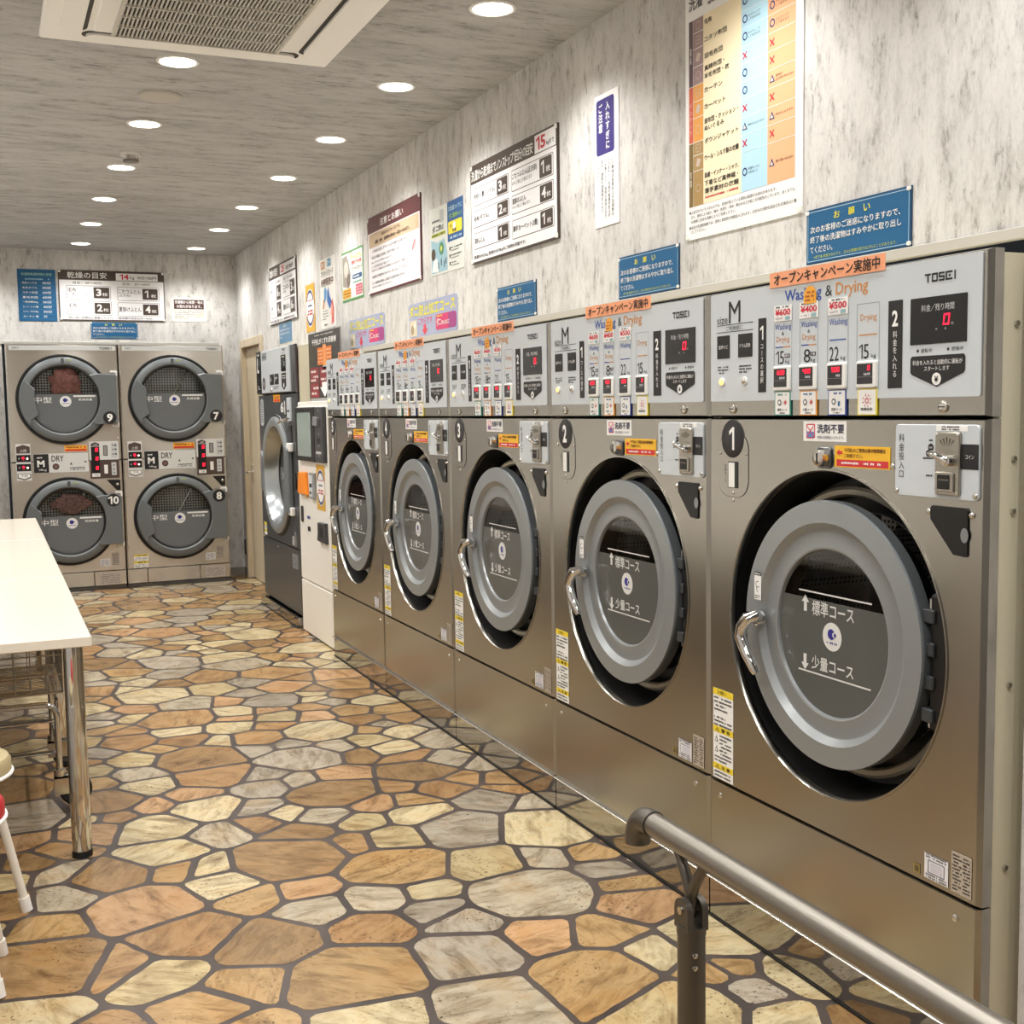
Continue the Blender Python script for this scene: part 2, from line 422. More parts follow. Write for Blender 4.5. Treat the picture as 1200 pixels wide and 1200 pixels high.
def tag(o, label, cat, group=None):
    o['label'] = label; o['category'] = cat
    if group: o['group'] = group
    return o
def thing(name, label, cat, loc=(0, 0, 0), rotz=0.0, group=None):
    o = bpy.data.objects.new(name, None); C.objects.link(o); o.empty_display_size = 0.1
    o.location = loc; o.rotation_euler = (0, 0, rotz); return tag(o, label, cat, group)
def struct(o): o['kind'] = 'structure'; return o
def kids(o): return list(o.children)
def copy_tree(o, parent=None):
    c = o.copy(); C.objects.link(c)
    if parent: c.parent = parent
    for ch in kids(o): copy_tree(ch, c)
    return c
RW = -PI/2      # rotation of everything that faces the room from the right wall

# ------------------------------------------------------------------ the setting
XL, YF = -0.60, -2.6       # left wall, wall behind the photographer
mb = MB(); mb.box(XL-0.1, 3.0, YF-0.1, 11.8, -0.1, -0.0006, GROUT)
stones = paving(XL, 2.35, 0.5, 11.1); n0 = len(mb.f)
for P, col, turn in stones: mb.add([(x, y, 0.0) for x, y in P], [tuple(range(len(P)))], STONE)
fl = struct(mb.build('floor'))
ca_ = fl.data.attributes.new('stone', 'FLOAT_COLOR', 'CORNER'); ta_ = fl.data.attributes.new('turn', 'FLOAT', 'FACE')
for p in fl.data.polygons:
    if p.index >= n0:
        _, col, turn = stones[p.index-n0]; ta_.data[p.index].value = turn
        for li in p.loop_indices: ca_.data[li].color = col
mb = MB(); mb.box(XL-0.1, 3.0, YF-0.1, 11.8, CEIL, CEIL+0.1, CEILM); struct(mb.build('ceiling'))
mb = MB(); mb.box(XL-0.1, XL, YF, 11.1, 0, CEIL, WALL); struct(mb.build('wall_left'))
mb = MB(); mb.box(XL-0.1, 3.0, YF-0.1, YF, 0, CEIL, WALL); struct(mb.build('wall_front'))
mb = MB()
mb.box(WX, WX+0.1, 1.79, 7.965, 1.885, CEIL, WALL)
mb.box(WX, WX+0.1, 7.965, 9.24, 1.985, CEIL, WALL)
mb.box(WX, WX+0.1, 6.995, 7.965, 0, 1.885, WALL)
mb.box(WX, WX+0.1, 9.24, 9.90, 0, CEIL, WALL)
mb.box(WX, WX+0.1, 9.90, 10.73, 2.12, CEIL, WALL)
mb.box(WX, WX+0.1, 10.73, BY, 0, CEIL, WALL)
struct(mb.build('wall_right'))
mb = MB(); mb.box(1.962, 2.3, YF, 1.788, 0, CEIL, WALL); struct(mb.build('wall_right_pillar'))
mb = MB()
mb.box(XL, 0.135, BY, BY+0.1, 0, CEIL, WALL); mb.box(0.135, 1.945, BY, BY+0.1, 2.125, CEIL, WALL); mb.box(1.945, WX+0.1, BY, BY+0.1, 0, CEIL, WALL)
struct(mb.build('wall_back'))
TRIM = M('#b9b6af', 0.4, name='pale_trim')
mb = MB(); mb.box(WX-0.012, WX+0.01, 1.79, 6.99, 1.858, 1.885, TRIM, 0.002); struct(mb.build('trim_1'))
mb = MB(); mb.box(0.10, 1.95, BY-0.012, BY+0.01, 2.112, 2.135, TRIM, 0.002); struct(mb.build('trim_2'))
BASE = M('#8f8a82', 0.5, name='grey_baseboard')
mb = MB(); mb.box(1.95, WX, BY-0.008, BY, 0, 0.075, BASE); struct(mb.build('baseboard_back'))
mb = MB(); mb.box(WX-0.008, WX, 10.78, BY-0.009, 0, 0.075, BASE); struct(mb.build('baseboard_right'))
# door beside the dryers
dr = bpy.data.objects.new('door_1', None); C.objects.link(dr); struct(dr); dr.location = (WX, 9.86, 0)
mb = MB(); mb.box(-0.02, 0.11, 0.0, 0.07, 0, 2.145, WOOD, 0.003); mb.box(-0.02, 0.11, 0.84, 0.91, 0, 2.145, WOOD, 0.003); mb.box(-0.02, 0.11, 0.07, 0.84, 2.075, 2.145, WOOD, 0.003)
mb.build('door_frame', dr)
mb = MB(); mb.box(0.025, 0.06, 0.075, 0.835, 0.008, 2.07, WOOD, 0.002); mb.build('door_leaf', dr)
mb = MB(); mb.cyl((0.025, 0.72, 0.97), (-0.03, 0.72, 0.97), 0.011, SCREW); mb.tube([(-0.03, 0.735, 0.97), (-0.034, 0.68, 0.97), (-0.03, 0.62, 0.968)], 0.009, SCREW)
mb.cyl((0.025, 0.72, 0.97), (0.018, 0.72, 0.97), 0.026, SCREW); mb.cyl((0.025, 0.72, 1.03), (0.012, 0.72, 1.03), 0.014, SCREW)
mb.build('door_handle', dr)
mb = MB(); mb.box(WX-0.02, WX, 10.80, 10.87, 0.20, 0.34, M('#2c2422', 0.5), 0.006)
tag(mb.build('wall_box'), 'small dark brown box low on the wall left of the pale door', 'wall box')

# ------------------------------------------------------------------ downlights
def downlight(x, y, label, group='round recessed ceiling downlights'):
    t = thing('ceiling_downlight', label, 'ceiling light', (x, y, CEIL), 0, group)
    m = MB(); n = 32; vs = []; fs = []
    prof = [(0.085, 0.0), (0.084, -0.004), (0.074, -0.006), (0.070, -0.003)]
    for i in range(n):
        a = 2*PI*i/n; vs += [(r*math.cos(a), r*math.sin(a), z) for r, z in prof]
    for i in range(n):
        j = (i+1) % n
        for k in range(3): fs.append((i*4+k, j*4+k, j*4+k+1, i*4+k+1))
    m.add(vs, fs, WHITEP, True); m.build('trim_ring', t)
    m = MB(); m.add([(0.0705*math.cos(2*PI*i/n), 0.0705*math.sin(2*PI*i/n), -0.0035) for i in range(n)], [tuple(range(n))[::-1]], M('#fff4e2', 0.5, 0, LENS_E, name='lamp_lens')); m.build('lens', t)
    ld = bpy.data.lights.new('downlight_lamp', 'SPOT'); ld.energy = LAMP_W; ld.color = LAMP_COL
    ld.spot_size = math.radians(138); ld.spot_blend = 0.75; ld.shadow_soft_size = 0.055
    lo = bpy.data.objects.new('downlight_lamp', ld); C.objects.link(lo); lo.parent = t; lo.location = (0, 0, -0.02)
ORD = ['first', 'second', 'third', 'fourth', 'fifth', 'sixth', 'seventh']
k = 0
for y in (10.52, 9.41, 8.34, 7.235, 6.145, 5.06, 3.975, 2.885, 1.795, 0.705):
    if k < 7: lb = 'lit round downlight along the sign wall, %s of that row from the back wall' % ORD[k]
    else: lb = 'lit round downlight beyond the picture, above the near washers'
    downlight(1.712, y, lb, None if k < 7 else 'downlights nearer than the picture'); k += 1
k = 0
for y in (10.50, 9.41, 8.32, 7.235, 6.13, 5.02, 3.3, 2.2, 1.1, 0.0):
    if k < 6: lb = 'lit round downlight along mid ceiling, %s of that row from the back wall' % ORD[k]
    else: lb = 'lit round downlight beyond the picture, above the near washers'
    downlight(0.772, y, lb, None if k < 6 else 'downlights nearer than the picture'); k += 1
for y in (10.52, 9.41, 8.32, 7.235, 6.13, 5.02, 3.93, 2.84, 1.75, 0.66):
    for x in (-0.172,): downlight(x, y, 'lit round downlight over the left side, outside the picture', 'downlights over the left side')

# ------------------------------------------------------------------ ceiling cassette
ac = thing('ceiling_air_conditioner', 'white square four-way air conditioner cassette with slatted grille in the ceiling', 'air conditioner', (0.78, 4.24, CEIL))
AW = M('#fbfaf6', 0.4, name='ac_white'); ADK = M('#3a3733', 0.7)
def dn(mbx, pts, z, mat): mbx.add([(x, y, z) for x, y in pts], [tuple(range(len(pts)))[::-1]], mat)
m = MB(); m.box(-0.54, 0.54, -0.54, 0.54, -0.034, -0.001, AW, 0.006); m.build('panel', ac)
for ang in range(4):
    a = ang*PI/2; ca, sa = round(math.cos(a)), round(math.sin(a))
    rot = lambda p: (p[0]*ca - p[1]*sa, p[0]*sa + p[1]*ca)
    m = MB(); o = [rot(p) for p in rrect(-0.475, -0.385, -0.40, 0.40, 0.042, 6)]
    dn(m, o, -0.0348, ADK); m.build('air_slot', ac)
    m = MB(); pts = [rot(p) for p in rrect(-0.478, -0.402, -0.385, 0.385, 0.035, 6)]; n = len(pts)
    m.add([(x, y, -0.030) for x, y in pts] + [(x, y, -0.044) for x, y in pts], [tuple(range(n, 2*n))[::-1]] + [(i, (i+1) % n, n+(i+1) % n, n+i) for i in range(n)], AW)
    m.build('louvre', ac)
m = MB(); m.box(-0.365, 0.365, -0.365, 0.365, -0.043, -0.03, AW, 0.004); m.build('centre_panel', ac)
m = MB(); m.box(-0.295, 0.295, -0.42+0.08, 0.36, -0.0445, -0.0435, M('#2a2826', 0.8)); m.build('filter', ac)
m = MB(); GW = M('#cfccc4', 0.45)
for i in range(42):
    x = -0.290 + 0.580*i/41; m.box(x-0.0030, x+0.0030, -0.34, 0.36, -0.0515, -0.0446, GW)
for i in range(7):
    y = -0.34 + 0.70*i/6; m.box(-0.295, 0.295, y-0.0028, y+0.0028, -0.055, -0.0446, GW)
for x in (-0.298, 0.298): m.box(x-0.005, x+0.005, -0.345, 0.365, -0.055, -0.0446, GW)
m.build('grille', ac)
m = MB(); n = 40
prof = [(0.0001, -0.012), (0.088, -0.012), (0.095, -0.006), (0.096, 0)]
vs = []; fs = []
for i in range(n):
    a = 2*PI*i/n; vs += [(r*math.cos(a), r*math.sin(a), z) for r, z in prof]
for i in range(n):
    j = (i+1) % n
    for q in range(3): fs.append((i*4+q, i*4+q+1, j*4+q+1, j*4+q))
m.add(vs, fs, M('#b9b4ab', 0.6), True)
tag(m.build('ceiling_speaker', None, (0.775, 5.575, CEIL)), 'flat round grey disc cover on the ceiling beyond the air conditioner', 'ceiling cover')
sd = thing('fire_detector', 'small round metal fire detector hanging from the ceiling between two downlights', 'detector', (0.783, 6.85, CEIL))
m = MB(); m.cyl((0, 0, 0), (0, 0, -0.012), 0.055, WHITEP, 24); m.build('base', sd)
m = MB(); m.cyl((0, 0, -0.012), (0, 0, -0.035), 0.026, SCREW); m.cyl((0, 0, -0.035), (0, 0, -0.045), 0.042, M('#8d877c', 0.35, 0.8), 24)
for i in range(3):
    a = i*2.09; m.cyl((0.036*math.cos(a), 0.036*math.sin(a), -0.012), (0.036*math.cos(a), 0.036*math.sin(a), -0.04), 0.004, SCREW, 8)
m.build('sensor', sd)

# ------------------------------------------------------------------ washer-dryers 1 to 5
WW, WH = 1.028, 1.812
HC = (0.516, 0.928); HR = 0.412         # door opening
def panel(mb, u0, u1, z0, z1, mat, t=0.035, ch=0.010, hole=None, d=0.0):
    """sheet steel front panel with folded edges, optionally with a round opening"""
    a = [(u0+ch, z0+0.003), (u1-ch, z0+0.003), (u1-ch, z1-0.003), (u0+ch, z1-0.003)]
    b = [(u0, z0), (u1, z0), (u1, z1), (u0, z1)]
    vs = [(u, -d, z) for u, z in a] + [(u, -d+ch, z) for u, z in b] + [(u, -d+t, z) for u, z in b]
    fs = [(i, 4+i, 4+(i+1) % 4, (i+1) % 4)[::-1] for i in range(4)] + [(4+i, 8+i, 8+(i+1) % 4, 4+(i+1) % 4)[::-1] for i in range(4)]
    if not hole: fs.append((0, 1, 2, 3)); mb.add(vs, fs, mat); return
    mb.add(vs, fs, mat)
    cu, cz, r = hole; n = 96; vs = []; fs = []
    angs = [2*PI*i/n for i in range(n)]
    for u, z in a: angs.append(math.atan2(z-cz, u-cu) % (2*PI))
    angs = sorted(set(round(x, 6) for x in angs)); n = len(angs)
    for t_ in angs:
        c, s_ = math.cos(t_), math.sin(t_); k = 1e9
        if c > 1e-9: k = min(k, (a[1][0]-cu)/c)
        if c < -1e-9: k = min(k, (a[0][0]-cu)/c)
        if s_ > 1e-9: k = min(k, (a[2][1]-cz)/s_)
        if s_ < -1e-9: k = min(k, (a[0][1]-cz)/s_)
        vs += [(cu+r*c, -d, cz+r*s_), (cu+k*c, -d, cz+k*s_)]
    for i in range(n):
        j = (i+1) % n; fs.append((2*i, 2*i+1, 2*j+1, 2*j))
    mb.add(vs, fs, mat)
    mb.lathe(cu, cz, [(r+0.001, d), (r+0.001, d+0.003), (r-0.003, d+0.003), (r-0.006, d-0.002), (r-0.006, d-0.02)], mat, 96)

def washer_fascia():
    m = MB(); f = 0.003
    m.plate(rrect(0.014, 1.008, 1.511, 1.807, 0.004, 2), 0.0, f, SILVER)
    d = f + 0.0008; e = d + 0.0008
    m.text('size', 0.046, 0.097, 1.724, 1.745, d, INK); m.text('M', 0.103, 0.157, 1.724, 1.783, d, INK)
    m.rect(0.046, 0.216, 1.7195, 1.7215, d, INK); m.rect(0.046, 0.216, 1.700, 1.702, d, INK)
    m.text('ご利用前に', 0.09, 0.17, 1.7045, 1.7165, d, INK)
    for a, b, s in ((0.046, 0.108, '音声ナビ'), (0.147, 0.213, 'ドラム洗浄')):
        m.rect(a, b, 1.629, 1.692, d, INK); m.text(s, a+0.009, b-0.009, 1.655, 1.666, e, WHITE)
    for i in range(3):
        m.fine(0.05, 0.10 - 0.02*(i == 2), 1.603-0.008*i, 1.608-0.008*i, d, INK, i); m.fine(0.152, 0.21 - 0.02*(i == 2), 1.603-0.008*i, 1.608-0.008*i, d, INK, i+9)
    for a, b, s, t, c, zt in ((0.239, 0.274, '1', 'コースの選択', WHITE, 1.727), (0.733, 0.779, '2', '料金を入れる', WHITE, 1.729)):
        m.rect(a, b, 1.533, zt, d, INK); m.text(s, (a+b)/2-0.010+0.002*(s == '1'), (a+b)/2+0.009-0.003*(s == '1'), 1.671, 1.707, e, c, 0.03)
        m.vtext(t, (a+b)/2, 1.662, 1.556, e, c, 0.015)
    m.text('Washing', 0.352, 0.497, 1.752, 1.789, d, BLUE, 0.014); m.text('&', 0.512, 0.537, 1.760, 1.786, d, INK); m.text('Drying', 0.550, 0.664, 1.751, 1.789, d, ORANGE, 0.012)
    GR = M('#7f8d93', 0.5)
    for i, (a, b) in enumerate(((0.308, 0.382), (0.414, 0.485), (0.521, 0.597), (0.627, 0.704))):
        m.frame(a, b, 1.532, 1.731, 0.0012, d, GR); c = (a+b)/2
        if i < 2:
            m.text('Washing', a+0.004, b-0.004, 1.687, 1.706, d, BLUE); m.text('&', c-0.005, c+0.005, 1.677, 1.685, d, INK); m.text('Drying', a+0.010, b-0.010, 1.656, 1.674, d, ORANGE)
            m.rect(a+0.006, c, 1.6455, 1.6485, d, BLUE); m.rect(c, b-0.006, 1.6455, 1.6485, d, ORANGE)
        elif i == 2: m.text('Washing', a+0.006, b-0.004, 1.684, 1.704, d, BLUE); m.rect(a+0.008, b-0.008, 1.6515, 1.6545, d, BLUE)
        else: m.text('Drying', a+0.012, b-0.010, 1.687, 1.707, d, ORANGE); m.rect(a+0.008, b-0.008, 1.657, 1.660, d, ORANGE)
        nb = ('15', '8', '22', '15')[i]
        m.text(nb, a+0.008 if len(nb) == 2 else a+0.016, a+0.042, 1.603, 1.637, d, INK); m.text('kg', b-0.027, b-0.010, 1.602, 1.614, d, INK)
        if i < 2: m.rect(b-0.030, b-0.008, 1.619, 1.629, d, INK); m.text('標準' if i == 0 else '少量', b-0.028, b-0.010, 1.6205, 1.6275, e, WHITE)
    tosei(m, 0.845, 0.935, 1.758, 1.777, d, INK)
    for a, s in ((0.827, '運転中'), (0.917, '燃焼中')):
        m.disc(a, 1.6125, 0.0035, d, INK, 12); m.text(s, a+0.009, a+0.043, 1.608, 1.617, d, INK)
    m.poly([(0.810, 1.601), (0.805, 1.596), (0.805, 1.566), (0.809, 1.561), (0.885, 1.533), (0.961, 1.561), (0.966, 1.566), (0.966, 1.596), (0.961, 1.601)], d, INK)
    m.text('料金を入れると自動的に運転が', 0.813, 0.959, 1.581, 1.592, e, WHITE); m.text('スタートします', 0.848, 0.922, 1.568, 1.578, e, WHITE)
    m.disc(0.885, 1.550, 0.0135, e, WHITE, 24); m.text('¥', 0.879, 0.891, 1.543, 1.557, e+0.0006, INK, 0.03)
    return m

def banner_mesh():
    m = MB(); P = M('#f3a67c', 0.6, name='orange_paper')
    m.plate([(0.291, 1.800), (0.722, 1.800), (0.722, 1.8385), (0.291, 1.8385)], 0.0042, 0.0056, P)
    m.text('オープンキャンペーン実施中', 0.310, 0.706, 1.8045, 1.8345, 0.0064, INK, 0.02); return m

def caution_strip():
    m = MB(); Y = M('#f0d336', 0.5); d = 0.0014; e = 0.0021
    m.rect(0.022, 0.122, 0.428, 0.691, d-0.0006, WHITE)
    m.rect(0.022, 0.122, 0.672, 0.691, d, Y); m.text('お願い', 0.045, 0.09, 0.676, 0.687, e, INK)
    m.rect(0.022, 0.122, 0.563, 0.581, d, Y); m.text('⚠ 警 告', 0.035, 0.108, 0.566, 0.578, e, INK, 0.015)
    m.rect(0.022, 0.122, 0.455, 0.472, d, Y); m.text('⚠ 注 意', 0.035, 0.108, 0.458, 0.469, e, INK, 0.015)
    for i in range(8):
        if i != 4: m.fine(0.028, 0.115 - 0.03*(i % 3 == 2), 0.660-0.0112*i, 0.6665-0.0112*i, d, INK, i)
    for i in range(8): m.fine(0.055 if i < 6 else 0.03, 0.113 - 0.02*(i % 3 == 1), 0.551-0.0105*i, 0.557-0.0105*i, d, INK, 20+i)
    for z in (0.535, 0.505): m.poly([(0.030, z), (0.048, z), (0.039, z+0.018)], d, INK); m.poly([(0.0335, z+0.002), (0.0445, z+0.002), (0.039, z+0.0135)], e, WHITE)
    for i in range(2): m.fine(0.03, 0.11, 0.444-0.011*i, 0.450-0.011*i, d, INK, 40+i)
    return m

def door_ring():
    m = MB(); u, z = HC
    m.lathe(u, z, [(0.270, -0.125), (0.285, -0.05), (0.318, -0.047)], BLACK, 96)
    m.lathe(u, z, [(0.318, -0.047), (0.332, -0.040), (0.3355, -0.006), (0.3335, 0.000)], RINGP, 96)
    m.lathe(u, z, [(0.3335, 0.000), (0.279, 0.001), (0.262, -0.014), (0.257, -0.0155), (0.2160, -0.012), (0.2115, -0.0135), (0.2095, -0.021), (0.2070, -0.022)], RINGM, 96)
    return m
def course_button(i, c, lit):
    m = MB(); m.plate(rrect(c-0.034, c+0.034, 1.536, 1.598, 0.004, 3), 0.003, 0.010, WHITEP, 0.002)
    m.plate([(c-0.029, 1.545), (c+0.024, 1.545), (c+0.024, 1.592), (c-0.029, 1.592)], 0.010, 0.0108, M('#2b2b2e', 0.25))
    m.rect(c-0.029, c+0.024, 1.5605, 1.5615, 0.0112, M('#77777a', 0.4))
    s = ('600', '400', '500', '0')[i]
    for q, ch in enumerate(s): m.digit(ch, c+0.018-0.0105*(len(s)-q), 1.576, 0.0080, 0.0115, 0.0017, 0.0115, LED if lit else M('#6a2a32', 0.4))
    m.fine(c-0.004, c+0.020, 1.564, 1.571, 0.0114, M('#b9b9bb', 0.5), i); return m
def make_washer():
    t = thing('coin_washer_dryer', '', 'washing machine')
    m = MB()   # beige casing, open at the front
    m.box(0.004, 0.016, 0.03, 0.86, 0.0, WH-0.008, BEIGE); m.box(WW-0.016, WW-0.004, 0.03, 0.86, 0.0, WH-0.008, BEIGE)
    m.box(0.016, WW-0.016, 0.03, 0.86, WH-0.02, WH-0.008, BEIGE); m.box(0.016, WW-0.016, 0.85, 0.86, 0.0, WH-0.02, BEIGE)
    m.box(0.016, WW-0.016, 0.03, 0.85, 0.0, 0.012, BEIGE)
    for z in (1.66, 1.38, 1.27, 0.9, 0.5): m.cyl((WW-0.004, 0.075, z), (WW+0.002, 0.075, z), 0.006, SCREW, 10)
    m.build('casing', t)
    m = MB(); panel(m, 0.0, WW, 0.422, 1.464, STEEL, hole=(*HC, HR)); m.build('front_panel', t)
    m = MB(); panel(m, 0.0, WW, 0.124, 0.418, STEEL)
    m.box(0.002, WW-0.002, -0.012, 0.001, 0.1215, 0.1275, SCREW, 0.002); m.build('lower_panel', t)
    m = MB(); m.box(0.0, WW, 0.003, 0.03, 0.004, 0.121, KICK); m.box(0.0, WW, -0.002, 0.003, 0.0, 0.006, RUBBER); m.build('kick_plate', t)
    m = MB(); panel(m, 0.0, WW, 1.469, WH, STEEL); m.build('control_box', t)
    washer_fascia().build('control_fascia', t)
    # display
    m = MB(); m.plate([(0.804, 1.626), (0.969, 1.626), (0.969, 1.727), (0.804, 1.727)], 0.003, 0.0046, BLACKG)
    d = 0.0054; m.text('料金／残り時間', 0.838, 0.934, 1.696, 1.711, d, M('#c9c9c9', 0.5)); m.digit('0', 0.902, 1.664, 0.018, 0.024, 0.0036, d, LED)
    m.text('円', 0.926, 0.932, 1.663, 1.669, d, M('#c9c9c9', 0.5)); m.text('分', 0.907, 0.913, 1.654, 1.659, d, M('#c9c9c9', 0.5)); m.text('時', 0.881, 0.886, 1.654, 1.659, d, M('#c9c9c9', 0.5))
    m.build('display', t)
    for i, (a, b) in enumerate(((0.308, 0.382), (0.414, 0.485), (0.521, 0.597), (0.627, 0.704))):
        c = (a+b)/2; m = course_button(i, c, True)
        m.build('course_button', t)
        # course sticker below
        m = MB(); EC = M(('#4d9a8b', '#f0a850', '#3c4f9c', '#f0dc4a')[i], 0.5)
        m.rect(c-0.033, c+0.033, 1.472, 1.534, 0.0010+0.003*0, EC); m.plate([(c-0.033, 1.472), (c+0.033, 1.472), (c+0.033, 1.534), (c-0.033, 1.534)], 0.0008, 0.0040, EC)
        m.rect(c-0.0295, c+0.0295, 1.4745, 1.5315, 0.0046, WHITE)
        if i < 3: m.fine(c-0.018, c+0.018, 1.522, 1.528, 0.0052, (M('#3c8f80'), M('#3472a8'), BLUE)[i], i)
        if i == 3:
            m.ring(c, 1.506, 0.004, 0.0065, 0.0052, RED, 16)
            for q in range(8): a8 = q*PI/4+0.3; m.line(c+0.010*math.cos(a8), 1.506+0.010*math.sin(a8), c+0.016*math.cos(a8), 1.506+0.016*math.sin(a8), 0.002, 0.0052, RED)
        else:
            m.disc(c-0.011, 1.505, 0.008, 0.0052, M('#5b6166'), 16); m.disc(c-0.011, 1.505, 0.0045, 0.0056, WHITE, 12)
            if i < 2:
                for q in range(4): a8 = q*PI/4; m.line(c+0.013-0.007*math.cos(a8), 1.505-0.007*math.sin(a8), c+0.013+0.007*math.cos(a8), 1.505+0.007*math.sin(a8), 0.0016, 0.0052, RED)
            else: m.rect(c+0.004, c+0.012, 1.494, 1.506, 0.0052, M('#2f6f9a'))
        m.text(('標準コース', '少量コース', '洗濯コース', '乾燥延長')[i], c-0.02, c+0.02, 1.483, 1.490, 0.0052, INK, 0.01)
        if i < 3: m.fine(c-0.01, c+0.012, 1.476, 1.480, 0.0052, INK, 3+i)
        m.build('course_sticker', t)
        if i < 3:   # sale price
            m = MB(); a0, b0 = c-0.035, c+0.037; z0 = 1.713; m.plate([(a0, z0), (b0, z0), (b0, z0+0.040), (a0, z0+0.040)], 0.0042, 0.0050, WHITE)
            m.text('¥'+('600', '400', '500')[i], a0+0.004, b0-0.004, z0+0.014, z0+0.031, 0.0057, RED, 0.03)
            m.fine(a0+0.008, b0-0.012, z0+0.033, z0+0.038, 0.0057, INK, i); m.rect(b0-0.026, b0-0.006, z0+0.002, z0+0.011, 0.0057, M('#8fb3b8')); m.fine(a0+0.006, b0-0.034, z0+0.004, z0+0.010, 0.0057, M('#b8aeb4'), i+4)
            m.build('price_sticker', t)
    m = MB(); pts = [(0.432, 1.748), (0.479, 1.748), (0.479, 1.768)] + [(0.4555+0.0235*math.cos(math.radians(a)), 1.768+0.0235*math.sin(math.radians(a))) for a in range(15, 180, 15)] + [(0.432, 1.768)]
    m.plate(pts, 0.0052, 0.0060, M('#f0aa3a', 0.5))
    for i in range(3): m.fine(0.438, 0.474, 1.753+0.010*i, 1.759+0.010*i, 0.0067, M('#a8502a'), i)
    m.build('sale_sticker', t)
    banner_mesh().build('campaign_banner', t)
    for a, mt in ((0.073, AMBER), (0.178, SCREW)):
        m = MB(); m.lathe(a, 1.565, [(0.0115, 0.003), (0.0115, 0.007), (0.009, 0.008)], WHITEP, 20); m.dome(a, 1.565, 0.009, 0.006, 0.006, mt); m.build('guide_button', t)
    for a in (0.120, 0.903):
        m = MB(); m.lathe(a, 1.490, [(0.013, 0.0), (0.013, 0.004), (0.010, 0.006), (0.0001, 0.006)], SCREW, 20); m.box(a-0.009, a+0.009, -0.0075, -0.006, 1.4885, 1.4915, STEEL_D); m.build('lock_screw', t)
    # card slot plate
    m = MB(); m.plate(rrect(0.050, 0.192, 1.248, 1.424, 0.050, 8), 0.0, 0.0016, STEEL); m.plate(rrect(0.0488, 0.1932, 1.2468, 1.4252, 0.050, 8), 0.0, 0.0008, INK)
    m.plate([(0.098, 1.272), (0.146, 1.272), (0.146, 1.345), (0.098, 1.345)], 0.0016, 0.0024, INK); m.rect(0.101, 0.130, 1.274, 1.342, 0.0030, WHITEP)
    m.vtext('会員カード', 0.085, 1.338, 1.285, 0.0024, INK, 0.009)
    for q in ((0.060, 1.368), (0.183, 1.368), (0.121, 1.260)): m.dome(q[0], q[1], 0.005, 0.0016, 0.003, SCREW, 10)
    m.build('card_slot', t)
    m = MB(); m.dome(0.121, 1.238, 0.005, 0, 0.003, SCREW, 10); m.build('screw', t)
    for q in ((0.058, 0.379), (0.962, 0.376)): m = MB(); m.dome(q[0], q[1], 0.009, 0, 0.004, SCREW); m.build('screw', t)
    # stickers
    m = MB(); m.plate([(0.428, 1.408), (0.591, 1.408), (0.591, 1.458), (0.428, 1.458)], 0.0, 0.0014, WHITE)
    m.plate(rrect(0.440, 0.474, 1.415, 1.451, 0.004, 3), 0.0014, 0.0018, M('#c8455a')); m.plate(rrect(0.443, 0.471, 1.418, 1.448, 0.003, 3), 0.0018, 0.0022, WHITE)
    m.rect(0.443, 0.471, 1.418, 1.432, 0.0027, M('#5a86c0')); m.line(0.444, 1.446, 0.470, 1.420, 0.003, 0.0032, M('#c8455a')); m.line(0.470, 1.446, 0.444, 1.420, 0.003, 0.0032, M('#c8455a'))
    m.text('洗剤不要', 0.482, 0.583, 1.428, 1.451, 0.002, M('#26284a'), 0.025); m.text('洗剤は自動投入されます。', 0.482, 0.583, 1.414, 1.422, 0.002, M('#26284a')); m.build('detergent_sticker', t)
    m = MB(); m.plate([(0.549, 1.347), (0.742, 1.347), (0.742, 1.399), (0.549, 1.399)], 0.0, 0.0014, M('#f0b92c'))
    m.rect(0.557, 0.737, 1.350, 1.366, 0.0020, M('#cf3038')); m.fine(0.575, 0.715, 1.355, 1.361, 0.0026, WHITE, 3)
    m.poly([(0.556, 1.3825), (0.567, 1.391), (0.567, 1.386), (0.578, 1.386), (0.578, 1.379), (0.567, 1.379), (0.567, 1.374)], 0.0020, M('#cf3038'))
    m.text('千円札のご使用は集中精算機を', 0.585, 0.728, 1.384, 1.394, 0.002, M('#5a1d1a'), 0.01); m.text('ご利用下さい。', 0.585, 0.650, 1.371, 1.380, 0.002, M('#5a1d1a'), 0.01)
    m.build('payment_notice_sticker', t)
    m = MB(); m.plate(rrect(0.486, 0.538, 1.342, 1.394, 0.010, 4), 0, 0.006, STEEL_D, 0.002); m.lathe(0.512, 1.368, [(0.022, 0.006), (0.020, 0.024), (0.017, 0.026), (0.0001, 0.026)], SCREW, 20); m.box(0.5095, 0.5145, -0.027, -0.026, 1.356, 1.380, INK); m.build('key_lock', t)
    m = MB(); m.dome(0.752, 1.356, 0.008, 0, 0.007, SCREW); m.build('screw', t)
    caution_strip().build('caution_label', t)
    m = MB(); m.rect(0.869, 0.941, 0.436, 0.494, 0.0012, M('#e8e6ea'))
    m.frame(0.880, 0.930, 0.450, 0.480, 0.002, 0.0018, M('#54586a')); m.rect(0.888, 0.922, 0.455, 0.475, 0.0018, M('#cfccd6'))
    for i in range(2): m.fine(0.874, 0.936, 0.484+0.006*i, 0.488+0.006*i, 0.0018, INK, i); m.fine(0.874, 0.936, 0.438+0.006*i, 0.442+0.006*i, 0.0018, INK, i+5)
    m.build('diagram_label', t)
    m = MB(); m.rect(0.950, 1.008, 0.434, 0.526, 0.0012, M('#b7ab9c', 0.4))
    for i in range(11): m.fine(0.954, 0.975 + 0.006*(i % 2), 0.440+0.0075*i, 0.4445+0.0075*i, 0.0018, INK, i); m.fine(0.984, 1.004, 0.440+0.0075*i, 0.4445+0.0075*i, 0.0018, INK, i+20)
    m.build('rating_label', t)
